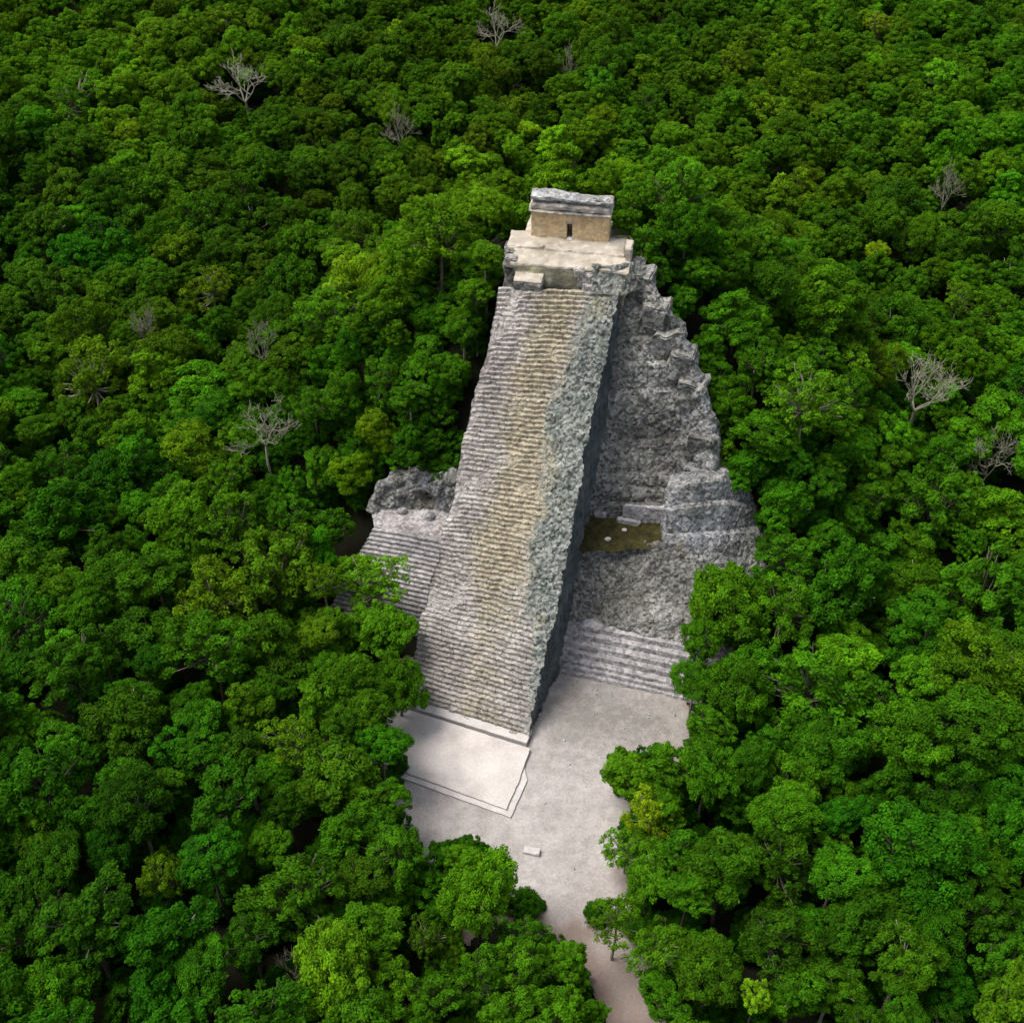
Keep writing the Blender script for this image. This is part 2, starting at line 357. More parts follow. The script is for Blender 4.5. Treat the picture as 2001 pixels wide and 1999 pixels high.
def loft(name, rows, M, z0=0., step=.22, amp=(.5, .6), sizes=(.85, .38), rough=.35, mat=None, attrs=None, skirt=(0, 1), top=0, flat=(), seed=0, hole=None, parent=None, label=None):
    """rows: (pixel polyline, climbing angle from the row below); columns share one parameter"""
    q = np.linspace(0, 1, M); base = []
    for i, (pl, a) in enumerate(rows):
        pl = np.array(pl, float); tt = np.linspace(0, 1, len(pl)); tx = np.interp(q, tt, pl[:, 0]); ty = np.interp(q, tt, pl[:, 1]); 
        aa = np.interp(q, np.linspace(0, 1, len(a)), a) if isinstance(a, (list, tuple)) else np.full(M, float(a or 0))
        zz0 = np.interp(q, np.linspace(0, 1, len(z0)), z0) if isinstance(z0, (list, tuple)) else np.full(M, z0)
        base.append([at(tx[k], ty[k], zz0[k]) if i == 0 else climb(base[i - 1][k], tx[k], ty[k], aa[k]) for k in range(M)])
    base = np.array(base); rws = []; am = []; rid = []
    for i in range(len(rows) - 1):
        L = np.linalg.norm(base[i + 1] - base[i], axis=1).mean(); n = max(1, int(L / step)); g = 0.25 if i + 1 in flat else 1.
        for k in range(n): rws.append(base[i] + (base[i + 1] - base[i]) * (k / n)); am.append(g); rid.append(i + k / n)
    rws.append(base[-1]); am.append(1.); rid.append(len(rows) - 1.)
    if top:
        for k in range(1, 9): rws.append(base[-1] + NN * top * k / 8 - ZZ * .02 * k * k); am.append(1.); rid.append(len(rows) - 1.)
    P = np.array(rws); am = np.array(am)[:, None] * np.ones(M)
    ex = []; 
    K = 10
    if skirt[1]:
        e = P[:, -1:]; k = np.linspace(.12, 1, K)[None, :, None]; P = np.concatenate([P, e + TT * (1.0 * k ** .6) + NN * 3.5 * k - ZZ * 7. * k ** 2], 1); am = np.concatenate([am, np.ones((len(P), K))], 1)
    if skirt[0]:
        e = P[:, :1]; k = np.linspace(1, .12, K)[None, :, None]; P = np.concatenate([e - TT * (1.0 * k ** .6) + NN * 3.5 * k - ZZ * 7. * k ** 2, P], 1); am = np.concatenate([np.ones((len(P), K)), am], 1)
    du = np.gradient(P, axis=1); dv = np.gradient(P, axis=0); nr = np.cross(du, dv)
    for _ in range(2):
        nr = nr / (np.linalg.norm(nr, axis=-1, keepdims=True) + 1e-9); nr[1:-1] = nr[:-2] + nr[2:] + nr[1:-1]
    nr = nr / (np.linalg.norm(nr, axis=-1, keepdims=True) + 1e-9); nr *= np.sign((nr @ (CP - P.mean((0, 1))))[..., None] + 1e-9)
    D = rough * fbm(P * .35, 4, 30 + seed) + amp[0] * rubble_disp(P, sizes[0], seed) * .8 + amp[1] * rubble_disp(P, sizes[1], seed + 4) * .8
    if hole is not None:
        for hx, hy, hr, hd in hole:
            pp = np.array([[proj(v) for v in r_] for r_ in P]); D = D - hd * np.exp(-(((pp[..., 0] - hx) ** 2 + (pp[..., 1] - hy) ** 2) / hr ** 2))
    P2 = P + nr * (D * am)[..., None]
    at_ = {k: fn(P) for k, fn in (attrs or {}).items()}
    me = mesh_from(name, P2, grid_faces(P.shape[0], P.shape[1]), at_)
    o = sub(link(name, me, mat, pyr))
    return o, base

blue_f = lambda P: np.clip(.12 + .5 * fbm(P * .12, 3, 3), 0, 1)
dirt_f = lambda P: np.clip(.15 + .9 * fbm(P * .16, 3, 13), 0, 1)
# lower right steps
def off(pl, d): return [(x, y - d) for x, y in pl]
base_r = [(1070, 1310), (1200, 1338), (1302, 1362), (1430, 1392)]
rows = [(base_r, 0)]
d = 0
for i, (rz, tr) in enumerate(((6, 5), (6, 5), (6, 9), (8, 9), (8, 11), (9, 9), (8, 12))):
    d += rz; rows.append(([(x, y - d * (1 + .10 * (x - 1070) / 360)) for x, y in base_r], 78)); d += tr
    rows.append(([(x, y - d * (1 + .10 * (x - 1070) / 360)) for x, y in base_r], 6))
_, b0 = loft('lower_terrace_steps', rows, 140, 0, .12, (.16, .22), (.8, .35), .16, M_WING, {'dirt': lambda P: dirt_f(P) * .7 - .1}, (0, 1), 2.0, seed=2)
zb = [float(v) for v in np.interp([0, .33, .66, 1], np.linspace(0, 1, len(b0[-2])), b0[-2][:, 2])]
bk = [(x, y - (d - 5) * (1 + .10 * (x - 1070) / 360)) for x, y in base_r]
rows = [(bk, 0), ([(1078, 1184), (1190, 1200), (1320, 1216), (1440, 1235)], 55), ([(1088, 1160), (1200, 1168), (1330, 1180), (1440, 1195)], 24),
        ([(1100, 1068), (1200, 1069), (1300, 1066), (1330, 1060)], [47, 48, 48, 50])]
_, b1 = loft('rubble_slope', rows, 150, zb, .17, (.6, .75), (.95, .42), .5, M_BODY, {'blue': lambda P: blue_f(P) * .7, 'dirt': dirt_f}, (0, 1), 1.5, seed=5, hole=[(1160, 1200, 20, 1.4), (1135, 1190, 14, 1.0)])
zl = b1[-1][:, 2]; LEDGE = float(zl.mean())
# mossy ledge
def flatpoly(name, pix, z, mat, step=.25, rough=.05):
    W = [tuple(at(x, y, z)[:2]) for x, y in pix]; A = np.array(W); xs = np.arange(A[:, 0].min(), A[:, 0].max(), step); ys = np.arange(A[:, 1].min(), A[:, 1].max(), step)
    X, Y = np.meshgrid(xs, ys, indexing='ij'); D = poly_dist(X, Y, W) + .35 * fbm(np.stack([X, Y, X * 0], -1), 3, 2); f = grid_faces(len(xs), len(ys)); f = f[D.ravel()[f].min(1) > 0]
    used = np.unique(f); mp = np.zeros(X.size, int); mp[used] = np.arange(len(used)); V = np.stack([X, Y, z + rough * fbm(np.stack([X, Y, X * 0], -1) * .8, 4, 6)], -1).reshape(-1, 3)[used]
    return sub(link(name, mesh_from(name, V, mp[f]), mat, pyr))
flatpoly('mossy_ledge', [(1120, 1078), (1210, 1078), (1306, 1070), (1306, 1024), (1145, 1006), (1120, 1020)], LEDGE + .28, M_MOSS, .2, .06)
# upper right face above the ledge
rows = [([(1130, 1008), (1220, 1014), (1300, 1020), (1330, 1040)], 0),
        ([(1135, 984), (1215, 988), (1300, 992), (1340, 996)], 84), ([(1140, 974), (1215, 978), (1300, 982), (1345, 984)], 4),
        ([(1148, 952), (1225, 957), (1310, 962), (1352, 964)], 70), ([(1150, 944), (1225, 948), (1310, 953), (1358, 956)], 5),
        ([(1158, 925), (1230, 929), (1320, 934), (1390, 940)], 74), ([(1160, 917), (1230, 921), (1320, 925), (1390, 932)], 5),
        ([(1164, 900), (1235, 905), (1325, 908), (1392, 905)], 70),
        ([(1168, 862), (1240, 868), (1330, 866), (1392, 860)], 62), ([(1169, 853), (1242, 859), (1330, 856), (1390, 850)], 10),
        ([(1180, 768), (1250, 770), (1330, 765), (1368, 760)], 72), ([(1181, 758), (1250, 760), (1330, 754), (1364, 748)], 12),
        ([(1183, 716), (1250, 716), (1320, 712), (1346, 702)], 78), ([(1184, 707), (1250, 707), (1318, 703), (1344, 693)], 12),
        ([(1182, 664), (1236, 665), (1290, 664), (1326, 656)], 80), ([(1182, 655), (1235, 656), (1288, 654), (1316, 645)], 14), ([(1180, 612), (1225, 614), (1270, 612), (1300, 604)], 86), ([(1179, 602), (1222, 604), (1264, 602), (1284, 594)], 22),
        ([(1165, 548), (1200, 548), (1230, 548), (1262, 545)], 45), ([(1158, 520), (1195, 520), (1225, 517), (1242, 514)], 45)]
_, b2 = loft('rubble_face', rows, 150, [LEDGE + .1] * 2, .19, (.6, .75), (1.0, .42), .5, M_BODY, {'blue': lambda P: blue_f(P) + .25 * sstep(14, 20, P[..., 0]), 'dirt': lambda P: dirt_f(P) - .2}, (0, 1), 2.5, flat=(1, 2), seed=9)
for bx, by, bs in ((1266, 556, 1.3), (1290, 604, 1.5), (1318, 660, 1.7), (1346, 706, 1.6), (1366, 768, 1.6), (1382, 860, 1.7)):
    cand = b2.reshape(-1, 3); pj = np.array([proj(v) for v in cand]); P = cand[np.argmin(np.hypot(pj[:, 0] - bx, pj[:, 1] - by))]; mb = MB()
    mb.box(P + np.array([0, 0, -P[2]]), TT, NN, (-bs * 1.3, bs * .5), (-.55, 2.6), (P[2] - bs * 1.6, P[2] + bs * .25), .16, .38, .9, .4); sub(mb.build('tier_corner', M_BODY, pyr))
# rounded bastion on the right corner
rows = [([(1292, 1215), (1350, 1215), (1420, 1200), (1500, 1165)], 0),
        ([(1296, 1120), (1345, 1120), (1420, 1110), (1492, 1095)], 56),
        ([(1300, 1052), (1340, 1050), (1420, 1046), (1482, 1038)], 58), ([(1302, 1042), (1345, 1040), (1415, 1036), (1474, 1028)], 6),
        ([(1304, 1000), (1350, 992), (1415, 986), (1470, 992)], 78), ([(1306, 990), (1352, 982), (1412, 976), (1462, 982)], 10),
        ([(1310, 955), (1360, 946), (1410, 940), (1450, 942)], 76)]
_, b3 = loft('rounded_bastion', rows, 120, [4.0, 4.6, 4.6, 4.6], .17, (.30, .42), (1.4, .5), .22, M_BODY, {'blue': lambda P: .45 + .6 * fbm(P * .15, 3, 3), 'dirt': lambda P: dirt_f(P) * .4}, (1, 1), 4.0, seed=14)
# alcove walls left standing on the ledge
def wall_px(mb, p, q, z, h, th, back=True):
    A = at(*p, z); B = at(*q, z); e = B - A; L = np.linalg.norm(e); e = e / L; nn = np.array([-e[1], e[0], 0])
    mb.box(A, e, nn, (0, L), (0, th), (-.4, h), .2, .10, 1.6, .1)
mb = MB(); wall_px(mb, (1302, 1042), (1300, 1020), LEDGE + .1, 2.6, .5); wall_px(mb, (1215, 1020), (1300, 1026), LEDGE + .1, 2.5, .45)
wall_px(mb, (1160, 1012), (1184, 1014), LEDGE + .2, .8, .5); wall_px(mb, (1205, 1022), (1250, 1030), LEDGE + .2, .7, .5)
sub(mb.build('alcove_wall', M_WING, pyr))

# ---- left wing
pb = [(640, 1204), (760, 1232), (885, 1263)]; pt = [(733, 1031), (800, 1042), (872, 1058)]
def wing_steps():
    N, M = 21, 90; q = np.linspace(0, 1, M); f = lambda pl: (np.interp(q, [0, .5, 1], [p[0] for p in pl]), np.interp(q, [0, .5, 1], [p[1] for p in pl]))
    bx, by = f(pb); tx, ty = f(pt); A = np.array([at(x, y, 0) for x, y in zip(bx, by)]); B = np.array([climb(a, x, y, 42) for a, x, y in zip(A, tx, ty)])
    rws = []; S0 = 0
    for i in range(N + 1):
        for zz, dp in ((i, 0), (min(i + 1, N), .05), (min(i + 1, N), .55)):
            s = (i + dp) / N; w_ = .010 * fbm(np.stack([q * 5, q * 0 + i * .6, q * 0], -1), 3, 51); s = np.clip(s + w_ * (0 < i < N), 0, 1.02)
            P = A + (B - A) * s[:, None]; P[:, 2] = A[:, 2] + (B[:, 2] - A[:, 2]) * zz / N + .06 * fbm(np.stack([q * 26, q * 0 + i * 1.3 + dp, q * 0], -1), 3, 61); rws.append(P)
    P = np.array(rws); e = P[:, :1]; k = np.linspace(1, .1, 8)[None, :, None]; sk = e - TT * .8 * k ** .5 + NN * 2.0 * k - ZZ * 6 * k ** 1.5
    sk = sk + .25 * np.stack([fbm(sk * .8, 3, 70 + a) for a in range(3)], -1); P = np.concatenate([sk, P], 1)
    return mesh_from('wing_steps', P, grid_faces(*P.shape[:2]), {'dirt': .1 + .5 * fbm(P * .2, 3, 5)}), B
me, WB = wing_steps(); sub(link('wing_steps', me, M_WING, pyr)); WZ = float(WB[:, 2].mean())
rows = [(pt, 0), ([(727, 996), (795, 997), (880, 1004)], 3)]
loft('wing_landing', rows, 70, WZ - .12, .2, (.2, .2), (.9, .4), .15, M_WING, {'dirt': lambda P: .25 + .6 * fbm(P * .3, 3, 5)}, (1, 0), 3, seed=20)
rows = [([(726, 1000), (795, 1000), (845, 1003), (890, 1008)], 0), ([(729, 975), (770, 962), (832, 955), (888, 960)], 72), ([(742, 952), (778, 940), (832, 930), (888, 936)], 50), ([(765, 938), (790, 930), (832, 924), (888, 930)], 20)]
loft('collapsed_vault', rows, 100, WZ - .1, .13, (.9, .6), (1.3, .45), 1.0, M_BODY, {'blue': lambda P: .35 + .5 * fbm(P * .4, 3, 3), 'dirt': lambda P: np.clip(.1 + .8 * np.exp(-((P - WB[60] - np.array([0, 3.5, 1.5])) ** 2).sum(-1) / 3), 0, 1)}, (1, 1), 4, seed=22, hole=[(831, 974, 13, 1.5), (842, 984, 10, .8)])

# ---- summit
TA = at(1037.5, 461, 36.3); TB = at(1189, 473.6, 36.3); te = TB - TA; TW = float(np.linalg.norm(te)); te = te / TW; tn = np.array([-te[1], te[0], 0]); TA0 = TA.copy(); TA0[2] = 0
def tl(x, y, z):
    P = at(x, y, z) - TA; return P @ te, P @ tn
uL, vL = tl(991, 478, 36.3); uR, vR = tl(1221, 500, 36.3)
mb = MB(); mb.box(TA0, te, tn, (uL, uR), ((vL + vR) / 2, 1.0), (30, 36.3), .25, .12, .9, .14); mb.box(TA0, te, tn, (-.8, TW + .1), (1.0, 5.0), (30, 36.25), .35, .12, .9, .14); sub(mb.build('upper_terrace', M_PALE, pyr))
u2, v2 = tl(996, 512, 36.0); u3, v3 = tl(1228, 534, 36.0); vf = (v2 + v3) / 2
mb = MB(); mb.box(TA0, te, tn, (u2, u3), (vf, (vL + vR) / 2 + .3), (35.55, 36.02), .25, .10, .9, .12); sub(mb.build('summit_slab', M_PALE, pyr))
mb = MB(); mb.box(TA0, te, tn, (u2 + .5, u3), (vf + .12, 3), (29, 35.56), .2, .35, .8, .12); sub(mb.build('slab_riser', M_SLABRISER, pyr))
ul, vl = tl(1002, 548, 35.0); ur, vr = tl(1060, 550, 35.0)
mb = MB(); mb.box(TA0, te, tn, (ul, ur), (vl, vf + .6), (31.5, 34.75), .2, .14, 1.1, .1); sub(mb.build('ledge_block', M_BODY, pyr))
mb = MB(); mb.box(TA0, te, tn, (ul + .05, ur - .1), (vl + .06, vf + .55), (34.75, 35.0), .2, .10, 1.1, .08); sub(mb.build('ledge_top', M_PALE, pyr))
mb = MB(); a0, a1 = tl(985, 512, 34.6)
mb.box(TA0, te, tn, (a0, a0 + 2.2), (a1 - 1.4, a1 + 2.2), (28, 35.3), .2, .45, .9, .3); mb.box(TA0, te, tn, (a0 + .1, a0 + 1.5), (a1 - .2, a1 + 2.4), (35.2, 35.95), .2, .35, .9, .3); sub(mb.build('corner_rubble', M_BODY, pyr))
mb = MB(); a0, a1 = tl(1226, 511, 36.0); mb.box(TA0, te, tn, (a0 - .35, a0 + .45), (a1, a1 + 2.2), (35.9, 37.5), .2, .12, 1.3, .15); sub(mb.build('broken_wall', M_PALE, pyr))
mb = MB()
for (px, py, z, r) in ((1132, 527, 36.1, .55), (1147, 537, 35.5, .55), (1140, 546, 34.7, .6), (1152, 556, 34.5, .7), (1000, 504, 36.1, .7)):
    mb = MB(); P = at(px, py, z); mb.box(P - ZZ * r, te, tn, (-r, r), (-r * .8, r * .8), (-.3, r * 1.3), .15, .16, 1.1, .2); sub(mb.build('rubble_stone', M_STAIR, pyr))

rows = [([(1157, 574), (1185, 576), (1214, 578), (1246, 566)], 0), ([(1158, 545), (1185, 546), (1216, 545), (1246, 540)], 50), ([(1163, 521), (1185, 523), (1215, 520), (1243, 514)], 56)]
loft('corner_rubble', rows, 70, [34.0, 33.9, 33.8, 33.6], .14, (.5, .6), (.9, .4), .3, M_RUB, {'wear': lambda P: .25 + 0 * P[..., 0], 'lich': lambda P: .25 + .5 * fbm(P * .5, 3, 3)}, (1, 1), 1.2, seed=33)
# ---- temple
tem = empty('summit_temple', tuple(TA + te * TW / 2), 0); tag(tem, 'small roofed stone temple with tan walls and one dark doorway on the pyramid top', 'temple')
def tsub(o): o.location = tuple(-np.array(tem.location)); return o
o = TA0; zt = 36.3; dl, dr = .459 * TW, .53 * TW
mb = MB(); mb.box(o, te, tn, (0, dl), (0, 3.0), (zt - .2, zt + 2.95), .3, .05, 1.1, .05); mb.box(o, te, tn, (dr, TW), (0, 3.0), (zt - .2, zt + 2.95), .3, .05, 1.1, .05)
mb.box(o, te, tn, (dl, dr), (.02, 3.0), (zt + 1.85, zt + 2.95), .3, .03, 1.1, .0); mb.box(o, te, tn, (dl, dr), (2.0, 3.0), (zt - .2, zt + 1.85), .3, .02, 1.1, 0.)
tsub(mb.build('wall', M_TAN, tem))
mb = MB(); mb.box(o, te, tn, (dl + .05, dr + .1), (-.45, .1), (zt, zt + .2), .15, .05, 2, .05); tsub(mb.build('door_sill', M_KERB, tem))
mb = MB(); mb.box(o, te, tn, (dl - .12, dr + .12), (-.06, .25), (zt + 1.82, zt + 2.1), .15, .03, 2, .03); tsub(mb.build('door_lintel', M_FRIEZE, tem))
mb = MB(); mb.box(o, te, tn, (-.30, TW + .16), (-.22, 3.15), (zt + 2.95, zt + 3.22), .25, .10, 1.3, .10); tsub(mb.build('cornice', M_FRIEZE, tem))
mb = MB(); mb.box(o, te, tn, (-.12, TW + .1), (-.02, 3.0), (zt + 3.2, zt + 4.0), .2, .16, 1.4, .14); tsub(mb.build('frieze', M_FRIEZE, tem))
mb = MB(); mb.box(o, te, tn, (.1, TW - .1), (.40, 1.6), (zt + 3.98, zt + 4.62), .25, .08, 1.3, .05); tsub(mb.build('upper_band', M_BODY, tem))
def roof():
    nu, nv = 60, 40; u = np.linspace(-.10, TW + .22, nu); v = np.linspace(0, 1, nv); U, V = np.meshgrid(u, v, indexing='ij'); q = (U / TW)
    zf = zt + 4.75 - .25 * sstep(.2, 1, q) + .05 * vnoise(np.stack([U, V * 3, V * 0], -1), 2)
    dep = 1.75 - 1.0 * sstep(.40, 1.04, q); prof = .20 * np.sin(np.clip(V, 0, 1) * math.pi * .72) * (1 - .8 * sstep(.45, 1.02, q)) + .10 * fbm(np.stack([U * 1.5, V * 4, V * 0], -1), 3, 6)
    P = o + U[..., None] * te + (.02 + dep * V)[..., None] * tn; P[..., 2] = zf + prof
    P = P + .24 * np.stack([fbm(P * 1.3, 4, 80 + a) for a in range(3)], -1)
    bot = P.copy(); bot[..., 2] = zt + 4.42 + .06 * vnoise(P * 2., 5)
    # rim
    ring = lambda A: np.concatenate([A[:, 0], A[-1, 1:], A[-2::-1, -1], A[0, -2:0:-1]])
    a = ring(P); b = ring(bot); n = len(a); i = np.arange(n); j = (i + 1) % n
    m = MB(); m.add(P, grid_faces(nu, nv)); m.add(np.concatenate([a, b]), np.stack([i, i + n, j + n, j], -1)); m.add(bot, grid_faces(nu, nv)[:, ::-1]); return m
tsub(roof().build('roof', M_ROOF, tem))

# ------------------------------------------------------------------ plaza furniture
def line_int(p1, p2, p3, p4):
    d1 = p2 - p1; d2 = p4 - p3; t = ((p3[0] - p1[0]) * d2[1] - (p3[1] - p1[1]) * d2[0]) / (d1[0] * d2[1] - d1[1] * d2[0]); return p1 + d1 * t
def slab_poly(name, pix, z0, z1, mat, parent=None, step=.5, jit=.05):
    """raised slab from a pixel outline of its top edge"""
    W = np.array([at(x, y, z1) for x, y in pix]); pts = []
    for i in range(len(W)):
        a, b = W[i], W[(i + 1) % len(W)]; n = max(1, int(np.linalg.norm(b - a) / step))
        pts += [a + (b - a) * k / n for k in range(n)]
    pts = np.array(pts); pts[:, :2] += jit * np.stack([vnoise(pts * 1.7, 1), vnoise(pts * 1.7, 2)], -1)
    bm = bmesh.new(); tv = [bm.verts.new(p) for p in pts]; bv = [bm.verts.new((p[0], p[1], z0)) for p in pts]
    bm.faces.new(tv); n = len(tv)
    for i in range(n): bm.faces.new((tv[i], bv[i], bv[(i + 1) % n], tv[(i + 1) % n]))
    bmesh.ops.recalc_face_normals(bm, faces=bm.faces); bmesh.ops.triangulate(bm, faces=[f for f in bm.faces if len(f.verts) > 4])
    me = bpy.data.meshes.new(name); bm.to_mesh(me); bm.free(); return link(name, me, mat, parent)
plat = empty('paved_platform', tuple(at(930, 1500, 0))); tag(plat, 'low pale plastered stone platform with stepped kerb at the foot of the staircase', 'platform')
PI_ = -np.array(plat.location)
def psub(o_): o_.location = tuple(PI_); return o_
psub(slab_poly('lower_step', [(998, 1597), (640, 1467), (700, 1400), (760, 1400), (1020, 1480), (1030, 1524)], -.1, .24, M_KERB, plat))
psub(slab_poly('platform_top', [(989, 1581), (640, 1452), (760, 1374), (1036, 1462), (1012, 1530)], -.1, .48, M_PLATFORM, plat))
psub(slab_poly('stair_plinth', [(1029, 1452), (780, 1374), (790, 1350), (1040, 1425)], -.1, .78, M_KERB, plat, .4, .04))
blk = empty('stone_block', tuple(at(1039, 1664, 0))); tag(blk, 'low pale stone block lying alone on the open plaza before the path', 'stone block')
BA = at(1022, 1668, 0); BE = at(1053, 1675, 0) - BA; bl = np.linalg.norm(BE); BE /= bl; BN = np.array([-BE[1], BE[0], 0])
mb = MB(); mb.box(BA, BE, BN, (0, bl), (0, .75), (.0, .38), .15, .03, 2, .04); q_ = mb.build('top_slab', M_KERB, blk); q_.location = tuple(-np.array(blk.location))
mb = MB(); mb.box(BA, BE, BN, (bl - .30, bl), (.05, .7), (.38, .52), .15, .03, 2, .04); q_ = mb.build('end_stone', M_KERB, blk); q_.location = tuple(-np.array(blk.location))
STONES = [((786, 1001), WZ + .1, .55, 'pale boulder on the left wing landing, nearer its outer edge', M_WING), ((838, 1012), WZ + .1, .7, 'larger grey boulder on the left wing landing, against the staircase', M_WING),
          ((1059, 483), 36.3, .26, 'small pale loose stone on the summit terrace before the temple', M_PALE), ((1220, 1037), LEDGE + .3, .28, 'small white stone on the back of the brown mossy ledge', M_KERB),
          ((1188, 1055), LEDGE + .3, .33, 'white stone on the middle of the brown mossy ledge', M_KERB)]
for (p, z, r, lab, mt) in STONES:
    P = at(p[0], p[1], z); me = bpy.data.meshes.new('boulder'); bm = bmesh.new(); bmesh.ops.create_icosphere(bm, subdivisions=3, radius=1)
    for v in bm.verts:
        c_ = np.array(v.co); k = 1 + .35 * float(fbm(c_ * 1.3 + p[0], 3, 2)); v.co = Vector(c_ * k * np.array([1.1, .8, .75]) * r)
    bm.to_mesh(me); bm.free(); o_ = link('boulder', me, mt); o_.location = tuple(P + ZZ * r * .4); tag(o_, lab, 'stone')

gb = bmesh.new(); bmesh.ops.create_icosphere(gb, subdivisions=1, radius=1); gb.verts.ensure_lookup_table(); GVs = np.array([v.co[:] for v in gb.verts]); GFs = np.array([[v.index for v in f.verts] for f in gb.faces]); gb.free()
mb = MB(); n_ = 0
while n_ < 260:
    px, py = rng.uniform(1030, 1320), rng.uniform(1325, 1760)
    if rng.random() > math.exp(-max(0, py - 1340 - .22 * (px - 1100)) / 60) + .05: continue
    if py < 1322 + .25 * (px - 1100): continue
    P = at(px, py, .05); r = .04 + .11 * rng.random() ** 3; mb.add(P + GVs * r * rng.uniform(.6, 1.3, 3) * (1 + .3 * rng.normal(size=(len(GVs), 1)) * .5), GFs); n_ += 1
gv = mb.build('gravel', M_WING); tag(gv, 'loose grey stones scattered over the plaza below the terrace steps', 'gravel', None, 'stuff')

# ------------------------------------------------------------------ trees: meshes shared by the copies
def leaf_quads(C_, Nr, size, asp=.62):
    n = len(C_); r = rng.normal(size=(n, 3)); a = np.cross(Nr, r); a /= np.linalg.norm(a, axis=1)[:, None] + 1e-9; b = np.cross(Nr, a)
    s = (size * rng.uniform(.7, 1.3, n))[:, None]; fold = Nr * s * rng.uniform(-.25, .1, n)[:, None]
    return np.stack([C_ - a * s * .5, C_ + b * s * asp * .5 + fold, C_ + a * s * .5, C_ - b * s * asp * .5 + fold], 1)
def crown_mesh(name, seed, R=5., nlobe=6, leaves=80, flat=.75, crad=(.13, .22), leaf=.5, dens=1.):
    """several uneven lobes, each covered with leaf clumps of its own size, leaf by leaf"""
    g = np.random.default_rng(seed); V = []; var = []; yng = []; cl = []; lobes = []
    for i in range(nlobe):
        a = i * 2.4 + g.uniform(-.5, .5); d = (0 if i == 0 else g.uniform(.34, .58)) * R
        lobes.append((np.array([math.cos(a) * d, math.sin(a) * d, (g.uniform(-.50, .22) if i else .25) * R]), g.uniform(.36, .54) * R))
    lobes.append((np.array([0, 0, -.45 * R]), .5 * R))
    for p0, lr in lobes:
        nc = int(26 * dens * (lr / (.45 * R)) ** 2)
        for i in range(nc):
            d_ = g.normal(size=3); d_[2] = d_[2] * .9 + .35; d_ /= np.linalg.norm(d_)
            p = p0 + d_ * lr * g.uniform(.62, 1.08) * np.array([1, 1, flat])
            if any(np.linalg.norm((p - q) / np.array([1, 1, flat])) < .66 * r_ for q, r_ in lobes): continue
            cr = g.uniform(*crad) * R; cl.append((p, cr)); n = int(leaves * 1.25 * (cr / (.15 * R)) ** 2 * g.uniform(.7, 1.2))
            e = g.normal(size=(n, 3)); e[:, 2] += .35; e /= np.linalg.norm(e, axis=1)[:, None]
            C_ = p + e * (cr * g.uniform(.35, 1.08, n) ** .6)[:, None] * np.array([1, 1, .72])
            Nr = e * .75 + g.normal(size=(n, 3)) * .5 + np.array([0, 0, .4]); Nr /= np.linalg.norm(Nr, axis=1)[:, None]
            V.append(leaf_quads(C_, Nr, np.full(n, leaf))); cv = g.uniform(0, 1); var.append(np.repeat(np.clip(cv * .65 + g.uniform(0, .35, n), 0, 1), 4))
            yng.append(np.repeat(np.clip(g.normal(.12 + .55 * (g.random() < .18), .22, n), 0, 1), 4))
    V = np.concatenate(V).reshape(-1, 3); n = len(V) // 4
    return mesh_from(name, V, np.arange(n * 4).reshape(n, 4), {'var': np.concatenate(var), 'young': np.concatenate(yng)}), cl
def limbs(mb, cl, base, r0, frac=.7, seed=0):
    g = np.random.default_rng(seed)
    for p, cr in cl:
        if g.random() > frac * .35: continue
        m = (base + p) * .5 + g.normal(size=3) * .35 + np.array([0, 0, -.3]); t = np.linspace(0, 1, 6)[:, None]
        pts = base * (1 - t) ** 2 + 2 * m * t * (1 - t) + p * t * t; mb.tube(pts, np.linspace(r0, .05, 6), 5)
def trunk_mesh(name, cl, H=9., r=.26, seed=0, frac=.6):
    """origin at the ground; crown centre at height H"""
    g = np.random.default_rng(seed); mb = MB(); t = np.linspace(0, 1, 9); top = np.array([0, 0, H - 2.2]); low = 9.0
    pts = np.stack([.5 * np.sin(t * 3 + seed) * t * (1 - t) * 2, .5 * np.cos(t * 2.3 + seed) * t * (1 - t) * 2, t * (top[2] + low) - low], -1); mb.tube(pts, r * (1.35 - .7 * t), 8)
    limbs(mb, [(p + np.array([0, 0, H]), c_) for p, c_ in cl], top, r * .5, frac, seed)
    return mesh_from(name, np.concatenate(mb.V), np.concatenate(mb.F), smooth=True)
NV = 12; CROWNS = []; TRUNKS = []
for k in range(NV):
    op = k % 3 == 2
    me, cl = crown_mesh('crown', 100 + k, 5., (5, 7, 6, 6, 8)[k % 5], 62 if op else 84, .80 + .08 * (k % 5), (.09, .155) if op else (.10, .185), (.40, .33, .48, .42)[k % 4], 1.15 if op else 1.5)
    me.materials.append(M_LEAF); CROWNS.append((me, cl)); tm = trunk_mesh('trunk', cl, 9., .26, k, .8 if op else .45); tm.materials.append(M_BARK if k % 3 else M_PALEBARK); TRUNKS.append(tm)
SPARSE = []
for k in range(4):
    me, cl = crown_mesh('crown', 300 + k, 5., 6, 52, .85, (.08, .14), .36, 1.15); me.materials.append(M_LEAF)
    tm = trunk_mesh('trunk', cl, 9., .24, 40 + k, 1.); tm.materials.append(M_PALEBARK); SPARSE.append((me, tm))
